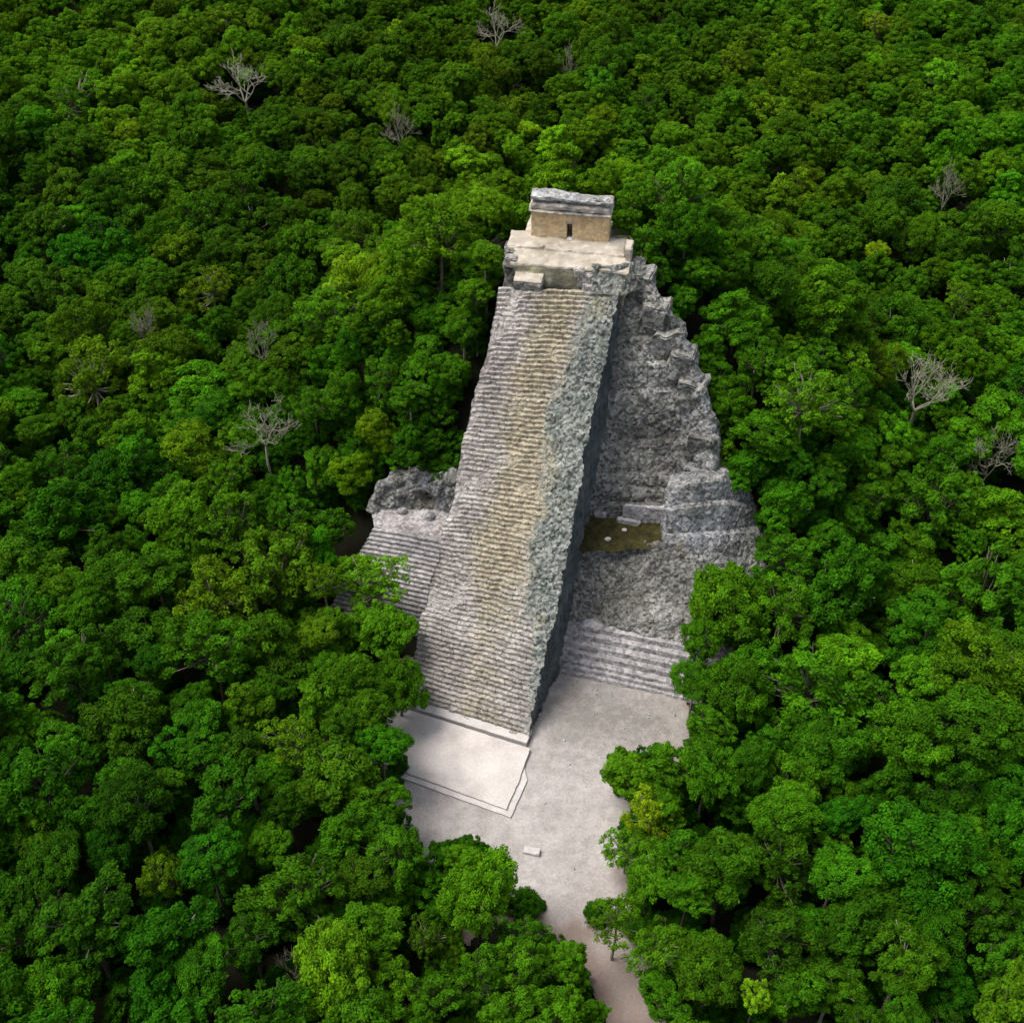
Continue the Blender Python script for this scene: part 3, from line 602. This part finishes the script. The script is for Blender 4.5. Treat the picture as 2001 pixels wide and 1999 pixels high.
def bare_mesh(seed, R=5., H=9., depth=6):
    g = np.random.default_rng(seed); mt = MB(); mb = MB(); fork = H - 4.2
    t = np.linspace(0, 1, 7); mt.tube(np.stack([.25 * np.sin(t * 4), .2 * np.cos(t * 3) - .2, t * (fork + .1)], -1), .20 * (1.3 - .5 * t), 7)
    def grow(p, d_, L, r, lv):
        n = 4; pts = [p]
        for i in range(n):
            d_ = d_ + g.normal(size=3) * .15 + np.array([0, 0, .07]); d_ /= np.linalg.norm(d_); pts.append(pts[-1] + d_ * L / n)
        mb.tube(pts, np.linspace(r, r * .62, n + 1), 4 if lv > 1 else 6)
        if lv >= depth: return
        for i in range(3 if lv in (2, 4) else 2):
            q = pts[g.integers(2, n + 1)] if i else pts[n]; dd = d_ + g.normal(size=3) * (.5 if lv < 3 else .65); dd[2] = max(dd[2], .05 if lv < 4 else -.3); dd /= np.linalg.norm(dd); grow(q, dd, L * g.uniform(.66, .86), max(r * .60, .028), lv + 1)
    top = np.array([.25 * math.sin(4), .2 * math.cos(3) - .2, fork])
    for i in range(4):
        a = i * 1.57 + g.uniform(-.5, .5); grow(top, np.array([math.cos(a) * .85, math.sin(a) * .85, .8]), R * .43, .12, 1)
    return (mesh_from('trunk', np.concatenate(mt.V), np.concatenate(mt.F), smooth=True), mesh_from('branches', np.concatenate(mb.V), np.concatenate(mb.F)))
BARE = []
for k in range(4):
    a, b = bare_mesh(500 + k); a.materials.append(M_PALEBARK); b.materials.append(M_PALEBARK); BARE.append((a, b))

# colour of the canopy across the wood: (photo x, photo y, yellowness, brightness)
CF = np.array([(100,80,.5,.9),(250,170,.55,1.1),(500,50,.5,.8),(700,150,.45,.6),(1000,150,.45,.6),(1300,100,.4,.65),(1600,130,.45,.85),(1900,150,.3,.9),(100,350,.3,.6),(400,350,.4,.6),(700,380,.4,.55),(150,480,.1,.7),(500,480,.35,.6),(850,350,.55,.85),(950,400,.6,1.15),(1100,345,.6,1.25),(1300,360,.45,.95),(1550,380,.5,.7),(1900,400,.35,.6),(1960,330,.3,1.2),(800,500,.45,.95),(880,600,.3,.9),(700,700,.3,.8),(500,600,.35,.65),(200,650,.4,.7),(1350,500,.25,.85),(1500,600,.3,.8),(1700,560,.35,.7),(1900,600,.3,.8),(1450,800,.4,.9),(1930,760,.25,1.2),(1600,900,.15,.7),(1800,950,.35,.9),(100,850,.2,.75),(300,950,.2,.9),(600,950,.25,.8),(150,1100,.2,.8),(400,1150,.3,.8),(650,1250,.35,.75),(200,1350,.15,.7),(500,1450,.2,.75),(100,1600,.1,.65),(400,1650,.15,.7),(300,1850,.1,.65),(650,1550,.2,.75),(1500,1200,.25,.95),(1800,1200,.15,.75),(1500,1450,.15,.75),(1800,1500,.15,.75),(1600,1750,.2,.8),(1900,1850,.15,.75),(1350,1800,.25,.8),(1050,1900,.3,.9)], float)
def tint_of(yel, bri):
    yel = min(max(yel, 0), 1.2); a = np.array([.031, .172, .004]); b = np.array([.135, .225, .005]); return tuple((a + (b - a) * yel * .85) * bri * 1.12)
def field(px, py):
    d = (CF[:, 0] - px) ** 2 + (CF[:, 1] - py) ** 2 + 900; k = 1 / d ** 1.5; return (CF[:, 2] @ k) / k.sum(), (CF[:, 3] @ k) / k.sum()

OUTLINE = [(1037,372),(1104,366),(1200,393),(1200,470),(1232,472),(1245,515),(1260,545),(1287,575),(1300,615),(1345,670),(1366,750),(1372,800),(1360,830),(1388,880),(1385,925),(1447,935),(1475,985),(1487,1040),(1480,1095),(1430,1115),(1380,1115),(1330,1150),(1316,1165),(1345,1205),(1310,1240),(1322,1270),(1310,1340),(1325,1410),(1335,1450),(1260,1450),(1180,1480),(1200,1560),(1165,1640),(1195,1720),(1215,1750),(1130,1745),(1140,1800),(1180,1850),(1225,1900),(1265,1999),(1245,2060),(1210,1999),(1150,1890),(1080,1800),(1050,1740),(1030,1690),(1000,1650),(930,1610),(860,1640),(840,1590),(800,1530),(800,1480),(790,1440),(840,1400),(870,1385),(850,1330),(845,1300),(830,1280),(850,1240),(830,1195),(825,1150),(790,1115),(700,1080),(715,1020),(735,960),(760,935),(810,925),(895,915),(915,830),(955,680),(980,570),(988,500),(1030,450)]

TREES = []      # dicts: P (crown centre), R, hc, kind, variant, tint, special
def put(px, py, rpx, kind='broad', hc=None, yel=None, bri=None, var=None, spec=None, lm=None, cat='tree', name='broadleaf_tree', zf=None):
    """crown seen at photo pixel (px,py) with radius rpx: solve for the ground below it"""
    z = hc or (11.0 if kind == 'bare' else 9.5); zz = z
    for _ in range(25):
        P = at(px, py, zz); zz = .5 * zz + .5 * (float(terrain(P[0], P[1])) + z)
    if zf is not None: zz = max(zf, float(terrain(*at(px, py, zf)[:2])) + 3)
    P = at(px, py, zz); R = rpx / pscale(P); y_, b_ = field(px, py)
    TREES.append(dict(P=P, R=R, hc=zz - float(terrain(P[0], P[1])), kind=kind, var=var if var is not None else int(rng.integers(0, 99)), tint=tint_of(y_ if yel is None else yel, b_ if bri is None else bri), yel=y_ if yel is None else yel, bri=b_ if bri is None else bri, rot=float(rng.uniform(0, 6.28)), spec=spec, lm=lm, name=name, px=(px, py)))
# trees one can single out: px, py, radius px, kind, ..., label, landmark phrase
S = put
S(470,145,72,'bare',spec='wide whitish bare tree spreading over the canopy far behind the left wing',lm='the wide whitish bare tree',name='bare_tree')
S(970,40,52,'bare',spec='pale feathery bare tree at the top edge behind the temple',lm='the pale feathery bare tree',name='bare_tree')
S(512,815,72,'bare',hc=10,spec='tall bare tree with a forked pale trunk standing in a dark hollow',lm='the tall forked bare tree',name='bare_tree')
S(412,555,58,'sparse',yel=1.0,bri=.75,spec='thin olive tree with pale fan of branches uphill of the forked bare tree',lm='the fan-shaped olive tree',name='sparse_tree')
S(175,725,95,'sparse',yel=.8,bri=.9,spec='big thinning yellow green tree with pale limbs near the left edge',lm='the thinning yellow green tree',name='sparse_tree')
S(508,648,34,'bare',spec='slim pale bare tree between the fan-shaped olive tree and the forked bare tree',lm='the slim pale bare tree',name='bare_tree')
S(288,625,36,'bare',spec='small greyish bare tree above the thinning yellow green tree',lm='the small greyish bare tree',name='bare_tree')
S(1800,735,88,'bare',spec='broad brownish bare tree among green crowns downhill of the yellow tuft',lm='the broad brownish bare tree',name='bare_tree')
S(1945,872,60,'bare',spec='twiggy bare tree close to the right edge below the brownish one',lm='the twiggy bare tree',name='bare_tree')
S(1878,578,42,'sparse',yel=.6,bri=1.1,spec='feathery grey green tree uphill of the broad brownish bare tree',lm='the feathery grey green tree',name='sparse_tree')
S(1855,350,34,'bare',spec='faint pale bare tree standing in dark canopy near the right edge',lm='the faint pale bare tree',name='bare_tree')
S(780,238,38,'bare',spec='greyish bare tree in a dark gap left of the temple',lm='the greyish gap tree',name='bare_tree')
S(130,190,66,'sparse',yel=.45,bri=1.0,spec='sparse grey green tree in the bright upper left canopy',lm='the sparse grey green tree',name='sparse_tree')
S(1275,1590,58,'sparse',hc=6,yel=1.2,bri=1.3,spec='dry beige thin-leaved tree on the right edge of the plaza',lm='the dry beige tree',name='sparse_tree')
S(572,1868,36,'bare',hc=8,spec='small dry bare tree behind the bright yellow green tree',lm='the small dry bare tree',name='bare_tree')
S(1715,45,30,'sparse',yel=1.2,bri=1.0,spec='small beige-topped tree in the far canopy at upper right',lm='the small beige-topped tree',name='sparse_tree')
S(1110,112,22,'bare',spec='tiny pale bare tree in the canopy straight behind the temple',lm='the tiny pale bare tree',name='bare_tree')
S(572,1440,72,'sparse',yel=.65,bri=.9,spec='olive tree with a pale trunk in the jungle left of the platform',lm='the pale-trunked olive tree',name='sparse_tree')
S(1575,775,90,'sparse',yel=.45,bri=1.0,spec='loose green tree with long pale limbs right of the rubble face',lm='the pale-limbed tree',name='sparse_tree')
S(733,833,46,'broad',hc=5,yel=.85,bri=.95,spec='yellowish olive tree on the slope left of the staircase',lm='the yellowish olive tree')
S(1718,493,26,'broad',yel=1.2,bri=1.5,spec='small bright yellow-topped tree right of the temple',lm='the yellow-topped tree')
S(1560,362,44,'broad',yel=.85,bri=.9,spec='yellowish olive tree with a rusty tinge right of the temple',lm='the rusty olive tree')
S(1527,350,18,'broad',yel=.8,bri=1.7,spec='tiny lime green tree touching the rusty olive tree',lm='the tiny lime green tree')
S(1438,118,42,'broad',yel=1.0,bri=.8,spec='orange-tinged olive tree in the far canopy right of the temple',lm='the orange-tinged olive tree')
S(440,48,48,'broad',yel=.75,bri=.85,spec='olive yellow tree near the top edge, above the wide bare tree',lm='the olive yellow tree')
S(1478,1948,38,'broad',yel=.75,bri=1.5,spec='bright lime tree at the bottom edge right of the path',lm='the bright lime tree')
S(1392,800,30,'broad',hc=4,yel=.7,bri=1.5,spec='bright lime bush-like tree clinging to the edge of the rubble face',lm='the lime tree on the rubble edge')
S(1412,880,36,'broad',hc=4,yel=.5,bri=1.1,spec='green tree beside the rubble edge just above the rounded bastion',lm='the tree above the bastion')
S(655,1895,95,'broad',hc=11,yel=.6,bri=1.15,spec='big bright yellow green tree at the bottom, left of the path',lm='the big yellow green tree',var=4)
S(760,1930,66,'broad',hc=8,yel=.45,bri=.9)
S(935,1745,92,'broad',hc=9,yel=.42,bri=1.15,spec='round bright green tree standing free between plaza and path',lm='the round tree at the path',var=1)
S(900,1672,40,'broad',hc=8.5,yel=.4,bri=1.15,spec='small pale green tree peeking over the round tree at the path',lm='the small peeking tree')
S(1236,1512,62,'broad',hc=5,yel=.45,bri=1.0,var=3,spec='loose-leaved tree leaning over the plaza beside the dry beige tree',lm='the tree leaning over the plaza')
S(1300,1500,60,'broad',hc=7,yel=.35,bri=.95); S(1222,1655,58,'sparse',hc=4.5,yel=.45,bri=1.15,spec='airy light green tree at the plaza narrowing into the path',lm='the airy plaza tree',name='sparse_tree'); S(1275,1700,64,'broad',hc=7,yel=.35,bri=.9,var=3); S(1300,1580,52,'broad',hc=6,yel=.3,bri=.9)
S(1205,1790,60,'sparse',hc=8,yel=.5,bri=1.0,spec='thin tree with a slender leaning trunk beside the path',lm='the slender tree beside the path',name='sparse_tree')
S(1275,1850,64,'sparse',hc=9,yel=.42,bri=.95,spec='open-crowned tree on the bank right of the path bend',lm='the open tree at the path bend',name='sparse_tree')
S(1330,1650,52,'broad',hc=9,yel=.2,bri=.85); S(1345,1740,56,'broad',hc=9,yel=.25,bri=.85)
S(735,1140,78,'sparse',hc=8,yel=.5,bri=1.25,spec='bright airy tree through which the left wing steps show',lm='the airy tree on the wing steps',name='sparse_tree')
S(690,1110,42,'broad',hc=7,yel=.5,bri=1.2,var=3)
S(760,1230,66,'broad',hc=8,yel=.38,bri=.95,var=3); S(780,1330,62,'broad',hc=6.5,yel=.35,bri=.8,spec='dark green tree overhanging the foot of the staircase on the left',lm='the tree overhanging the stair foot'); S(690,1330,66,'broad',hc=9,yel=.4,bri=.8)
S(745,1450,56,'broad',hc=9,yel=.12,bri=1.0,spec='deep green dense tree beside the left end of the platform',lm='the dense tree beside the platform'); S(750,1560,50,'broad',hc=8,yel=.3,bri=.9)
S(775,1650,66,'broad',hc=10,yel=.28,bri=.85,spec='tree with a dark trunk showing at the lower left plaza edge',lm='the dark-trunked tree')
S(540,1110,100,'broad',hc=10,yel=.6,bri=.8,spec='broad olive yellow tree left of the wing steps',lm='the broad olive tree',var=2); S(630,1130,50,'sparse',hc=10,yel=.7,bri=.9,name='sparse_tree')
S(1420,1185,88,'broad',hc=10,yel=.42,bri=.95,spec='yellow green tree in front of the rounded bastion',lm='the tree before the bastion',var=4); S(1535,1180,90,'broad',hc=11,yel=.35,bri=1.0)
S(1370,1250,52,'broad',hc=9,yel=.3,bri=.9); S(1360,1330,48,'broad',hc=8,yel=.25,bri=.85); S(1385,1420,56,'broad',hc=8,yel=.3,bri=.9)
S(1030,1880,66,'broad',hc=8,yel=.35,bri=.95); S(935,1900,72,'broad',hc=8,yel=.3,bri=.95); S(1100,1960,50,'broad',hc=7,yel=.35,bri=1.0,spec='low bright tree at the bottom edge touching the path',lm='the low tree touching the path'); S(850,1950,60,'broad',hc=9,yel=.3,bri=.8); S(1000,1985,70,'broad',hc=9,yel=.35,bri=.9)
S(1105,1880,48,'broad',hc=6,yel=.35,bri=1.0); S(1150,1975,40,'broad',hc=5,yel=.3,bri=.9); S(1120,1925,36,'broad',hc=4,yel=.35,bri=.9); S(745,735,58,'broad',hc=5,yel=.3,bri=.85); S(612,790,52,'broad',hc=7,yel=.3,bri=.75); S(835,690,55,'broad',hc=4,yel=.3,bri=.9); S(880,735,42,'broad',hc=3.5,yel=.3,bri=.85); S(675,760,50,'broad',hc=6,yel=.3,bri=.8); S(930,575,46,'broad',hc=4,yel=.4,bri=.95); S(1400,735,46,'broad',hc=4,yel=.3,bri=.9); S(1425,830,46,'broad',hc=4,yel=.35,bri=1.0); S(1500,850,60,'broad',hc=6,yel=.3,bri=.95); S(860,760,50,'broad',hc=4,yel=.25,bri=.85); S(830,850,40,'broad',hc=3.5,yel=.2,bri=.6); S(1480,700,60,'broad',hc=5,yel=.3,bri=.85); S(1440,770,50,'broad',hc=5,yel=.35,bri=.9); S(1300,1950,56,'broad',hc=8,yel=.25,bri=.8,var=3); S(830,1830,46,'sparse',hc=7,yel=.5,bri=.6,name='sparse_tree')
S(1100,338,70,'broad',hc=7,yel=.62,bri=1.3,spec='bright yellow green tree rising directly behind the temple',lm='the bright tree behind the temple'); S(985,368,52,'broad',hc=7,yel=.6,bri=1.2,spec='bright green tree just left of the temple roof',lm='the bright tree left of the temple'); S(1210,345,52,'broad',hc=6,yel=.5,bri=1.1)
S(1255,415,50,'broad',hc=5,yel=.5,bri=.85,spec='olive green tree pressing against the temple side',lm='the tree at the temple side'); S(965,440,50,'broad',hc=6,yel=.45,bri=1.0); S(1270,500,44,'broad',hc=5,yel=.25,bri=.85); S(945,520,48,'broad',hc=5,yel=.35,bri=.95)
S(1060,352,46,'broad',hc=6,yel=.6,bri=1.2); S(1160,358,44,'broad',hc=5,yel=.58,bri=1.15)
S(905,640,44,'broad',zf=26,yel=.35,bri=.9); S(872,722,46,'broad',zf=22,yel=.3,bri=.9); S(848,800,46,'broad',zf=17,yel=.25,bri=.8); S(795,868,40,'broad',zf=11,yel=.2,bri=.65); S(930,572,42,'broad',zf=29.5,yel=.45,bri=1.0); S(948,500,40,'broad',zf=33,yel=.5,bri=1.05); S(800,770,46,'broad',zf=16,yel=.3,bri=.8); S(1224,428,32,'broad',zf=37.2,yel=.45,bri=.9); S(1258,462,40,'broad',zf=36.,yel=.3,bri=.85); S(1282,528,38,'broad',zf=33.,yel=.25,bri=.85); S(1240,385,40,'broad',zf=37.,yel=.4,bri=1.0); S(1325,590,44,'broad',hc=5,yel=.22,bri=.85); S(1385,680,46,'broad',hc=5,yel=.28,bri=.85); S(915,640,44,'broad',hc=4,yel=.25,bri=.85); S(1455,910,52,'broad',hc=6,yel=.15,bri=.8); S(1530,980,60,'broad',hc=8,yel=.18,bri=.9); S(1540,1080,60,'broad',hc=9,yel=.25,bri=.9)
NSPEC = len(TREES)
CLEAR = [t for t in TREES if t['kind'] == 'bare' or (t['kind'] == 'sparse' and t['lm'] and t['px'][1] < 740)]

# the rest of the wood: scattered so that no crown covers the open stonework
OA = [tuple(p) for p in OUTLINE]
grid = {}
def near_ok(x, y, R, f=.60):
    for a in range(-2, 3):
        for b in range(-2, 3):
            for (qx, qy, qR) in grid.get((int(x // 7) + a, int(y // 7) + b), ()):
                if math.hypot(x - qx, y - qy) < f * (R + qR): return False
    return True
def reg(t): grid.setdefault((int(t['P'][0] // 7), int(t['P'][1] // 7)), []).append((t['P'][0], t['P'][1], t['R']))
for t in TREES: reg(t)
cnt = 0; tries = 0
while tries < 46000:
    tries += 1
    y = 28 + (rng.random() ** .8) * 330; x = rng.uniform(-1, 1) * (38 + y * .47)
    R = float(rng.choice([rng.uniform(2.3, 3.4), rng.uniform(3.2, 4.6), rng.uniform(4.3, 6.0)], p=[.33, .45, .22]))
    if y > 190: R *= .86
    small = tries > 26000
    if small: R = float(rng.uniform(1.7, 3.2))
    if not near_ok(x, y, R, .52 if small else .60): continue
    tz = float(terrain(x, y)); hc = rng.uniform(6.0, 8.0) + R * .75 + rng.uniform(-1, 1.5) + 1.6 * float(vnoise(np.array([x * .03, y * .03, 0.]), 5))
    if small: hc = rng.uniform(3.5, 7.0)
    else: hc -= .8
    if tz > 3: hc = min(hc, rng.uniform(4, 6) + .4 * R)
    P = np.array([x, y, tz + hc]); q = proj(P)
    if q[0] < -140 or q[0] > 2140 or q[1] > 2200 or q[1] < -160: continue
    rp = R * pscale(P)
    dd = float(poly_dist(np.array([q[0]]), np.array([q[1]]), OA)[0])
    if dd > -rp * .92 - 4: continue
    if any(np.hypot(q[0] - b['px'][0], q[1] - b['px'][1]) < (.85 if b['kind'] == 'bare' else .6) * b['R'] * pscale(b['P']) + .8 * rp and y < b['P'][1] + 3 for b in CLEAR): continue
    u, v = uv(x, y)
    if -15.5 < u < .5 and -4 < v < 41: continue
    if 0 < u < 16.5 and 9 < v < 43: continue
    if -24 < u < -13 and 9 < v < 25: continue
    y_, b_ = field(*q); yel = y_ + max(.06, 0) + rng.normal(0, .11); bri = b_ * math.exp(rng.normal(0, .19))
    if rng.random() < .05: yel += .35
    TREES.append(dict(P=P, R=R, hc=hc, kind='broad', var=int(rng.integers(0, 99)), tint=tint_of(yel, bri), yel=yel, bri=bri, rot=float(rng.uniform(0, 6.28)), spec=None, lm=None, name='broadleaf_tree', px=tuple(q))); reg(TREES[-1])
# the individuals: every special tree plus the broadleaf trees that show largest
def in_view(t): return -20 < t['px'][0] < 2020 and -20 < t['px'][1] < 2060
order = sorted([i for i in range(len(TREES)) if i >= NSPEC and in_view(TREES[i])], key=lambda i: -TREES[i]['R'] * pscale(TREES[i]['P']))
nb = sum(1 for t in TREES[:NSPEC] if t['kind'] == 'broad')
IND = set(range(NSPEC)) | set(order[:292 - nb])

# labels that say which tree it is: look + relation to the nearest landmark
LM = [(t['px'], t['lm'], i) for i, t in enumerate(TREES) if t['lm']] + [((870, 860), 'the main staircase', -1), ((700, 1000), 'the left wing landing', -1), ((1350, 720), 'the rubble face', -1), ((1480, 1040), 'the rounded bastion', -1), ((1115, 440), 'the temple', -1), ((1330, 1380), 'the lower terrace steps', -1), ((790, 1500), 'the paved platform', -1), ((1200, 1930), 'the path', -1)]
def words(t):
    y_, b_ = t['yel'], t['bri']
    c_ = 'yellow green' if y_ > .55 else 'olive green' if y_ > .40 and b_ < .8 else 'bright green' if b_ > 1.0 else 'mid green' if b_ > .78 else 'deep green'
    r = t['R']; s_ = 'broad' if r > 5.2 else 'small' if r < 3.7 else 'medium'
    return f'{s_} {c_}'
used = {}
for i in sorted(IND, key=lambda k: k):
    t = TREES[i]
    if t['spec']: t['label'] = t['spec']; continue
    px = np.array(t['px']); cand = sorted((np.hypot(*(px - np.array(q))), q, s_, j) for q, s_, j in LM if j != i); dist, q, s_, _ = cand[0]
    dx, dy = px[0] - q[0], px[1] - q[1]; toward = (dx > 0) == (1050 - q[0] > 0)
    side = ('behind' if dy < 0 else 'before') if abs(dy) > .75 * abs(dx) else ('on the pyramid side of' if toward else 'on the outer side of')
    used.setdefault((words(t), side, s_), []).append((dist, i))
ORD = ['nearest', 'second', 'third', 'fourth', 'fifth', 'sixth', 'seventh', 'eighth', 'ninth', 'tenth', 'eleventh', 'twelfth', 'thirteenth', 'fourteenth', 'fifteenth', 'sixteenth']
for (wd, side, s_), lst in used.items():
    lst.sort()
    for k, (dist, i) in enumerate(lst):
        s_ = s_ if len((wd + side + s_).split()) < 12 else s_.replace('the ', '', 1)
        TREES[i]['label'] = f'{wd} tree {side} {s_}' if len(lst) == 1 else f'{ORD[min(k, 15)]} {wd} tree {side} {s_}'

def ASYM(t): a = math.sin(t['rot'] * 5.3); return (1 + .17 * a, 1 - .13 * a, .84 + .32 * ((t['var'] * 7) % 10) / 10)
def TILT(t): return (.20 * math.sin(t['rot'] * 9.1), .20 * math.cos(t['rot'] * 7.7), 0)
src = {}
def child(name, me, par, loc, scl, rz=0.):
    o_ = bpy.data.objects.new(name, me); COL.objects.link(o_); o_.parent = par; o_.location = loc; o_.scale = scl; o_.rotation_euler = (0, 0, rz); return o_
for i in sorted(IND):
    t = TREES[i]; P = t['P']; k = t['R'] / 5.; root = empty(t['name'], (P[0], P[1], P[2] - t['hc']), t['rot'])
    tag(root, t['label'], 'tree', 'bare trees in the canopy' if t['kind'] == 'bare' else 'thin-crowned trees' if t['kind'] == 'sparse' else 'broadleaf jungle trees')
    if t['kind'] == 'bare':
        a, b = BARE[t['var'] % len(BARE)]; child('trunk', a, root, (0, 0, 0), (k, k, t['hc'] / 9)); child('branches', b, root, (0, 0, 0), (k, k, t['hc'] / 9))
    else:
        if t['kind'] == 'sparse': cm, tm = SPARSE[t['var'] % len(SPARSE)]
        else: v = t['var'] % NV; cm = CROWNS[v][0]; tm = TRUNKS[v]
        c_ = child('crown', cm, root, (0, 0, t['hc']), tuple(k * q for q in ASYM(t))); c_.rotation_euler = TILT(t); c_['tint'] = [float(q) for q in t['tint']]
        tr = child('trunk', tm, root, (0, 0, t['hc'] - 9 * k), (k, k, k))
        if t['kind'] == 'broad': src.setdefault(v, (c_, tr))

# ------------------------------------------------------------------ the far wood and the undergrowth (uncountable): one object each
def scatter(name, pts, rot, scl, tint, var, objs, lab):
    me = bpy.data.meshes.new(name); me.vertices.add(len(pts)); me.vertices.foreach_set('co', np.asarray(pts, np.float32).ravel())
    for nm, tp, key, dat in (('rot', 'FLOAT_VECTOR', 'vector', rot), ('scl', 'FLOAT_VECTOR', 'vector', scl), ('tint', 'FLOAT_VECTOR', 'vector', tint)):
        a = me.attributes.new(nm, tp, 'POINT'); a.data.foreach_set(key, np.asarray(dat, np.float32).ravel())
    a = me.attributes.new('variant', 'INT', 'POINT'); a.data.foreach_set('value', np.asarray(var, np.int32))
    o_ = link(name, me); tag(o_, lab, 'trees', None, 'stuff')
    g = bpy.data.node_groups.new(name + '_nodes', 'GeometryNodeTree'); g.interface.new_socket('Geometry', in_out='INPUT', socket_type='NodeSocketGeometry'); g.interface.new_socket('Geometry', in_out='OUTPUT', socket_type='NodeSocketGeometry')
    gi = g.nodes.new('NodeGroupInput'); go = g.nodes.new('NodeGroupOutput'); jn = g.nodes.new('GeometryNodeJoinGeometry'); g.links.new(jn.outputs[0], go.inputs[0])
    def na(nm, tp):
        q = g.nodes.new('GeometryNodeInputNamedAttribute'); q.data_type = tp; q.inputs[0].default_value = nm; return q.outputs[0]
    ar = na('rot', 'FLOAT_VECTOR'); asc = na('scl', 'FLOAT_VECTOR'); av = na('variant', 'INT')
    for k, ob in objs.items():
        oi = g.nodes.new('GeometryNodeObjectInfo'); oi.inputs['Object'].default_value = ob; oi.transform_space = 'ORIGINAL'
        cmp_ = g.nodes.new('FunctionNodeCompare'); cmp_.data_type = 'INT'; cmp_.operation = 'EQUAL'; g.links.new(av, cmp_.inputs[2]); cmp_.inputs[3].default_value = k
        ip = g.nodes.new('GeometryNodeInstanceOnPoints'); g.links.new(gi.outputs[0], ip.inputs['Points']); g.links.new(cmp_.outputs[0], ip.inputs['Selection']); g.links.new(oi.outputs['Geometry'], ip.inputs['Instance'])
        g.links.new(ar, ip.inputs['Rotation']); g.links.new(asc, ip.inputs['Scale']); g.links.new(ip.outputs[0], jn.inputs[0])
    md = o_.modifiers.new('scatter', 'NODES'); md.node_group = g
    return o_
ks = sorted(src); rest = [t for i, t in enumerate(TREES) if i not in IND]
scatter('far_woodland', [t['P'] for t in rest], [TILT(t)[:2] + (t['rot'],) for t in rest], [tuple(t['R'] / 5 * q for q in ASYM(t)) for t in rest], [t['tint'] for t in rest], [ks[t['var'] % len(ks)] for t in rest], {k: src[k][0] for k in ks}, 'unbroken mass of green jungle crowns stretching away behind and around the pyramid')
up = []
while len(up) < 5200:
    y = 28 + (rng.random() ** .8) * 240; x = rng.uniform(-1, 1) * (38 + y * .47); tz = float(terrain(x, y)); P = np.array([x, y, tz + rng.uniform(.5, 2.2)]); q = proj(P); R = rng.uniform(1.2, 2.2)
    if q[1] > 2150: continue
    if float(poly_dist(np.array([q[0]]), np.array([q[1]]), OA)[0]) > -R * pscale(P) * .8: continue
    u, v = uv(x, y)
    if (-15.5 < u < .5 and -4 < v < 41) or (0 < u < 16.5 and 9 < v < 43) or (-24 < u < -13 and 9 < v < 25): continue
    if tz > 2: R *= 1.5
    y_, b_ = field(*q); up.append((P, R, tint_of(y_ - .1, b_ * .8)))
scatter('undergrowth', [p[0] for p in up], [(0, 0, rng.uniform(0, 6.28)) for p in up], [(p[1] / 5,) * 3 for p in up], [p[2] for p in up], [ks[int(rng.integers(len(ks)))] for p in up], {k: src[k][0] for k in ks}, 'low dark green undergrowth on the jungle floor between the tree trunks')
print('TREES', len(TREES), 'individual', len(IND), 'ledge z', LEDGE, 'wing z', WZ, 'face top', b2[-1][:, 2].mean(), 'bastion', b3[-1][:, 2].mean())
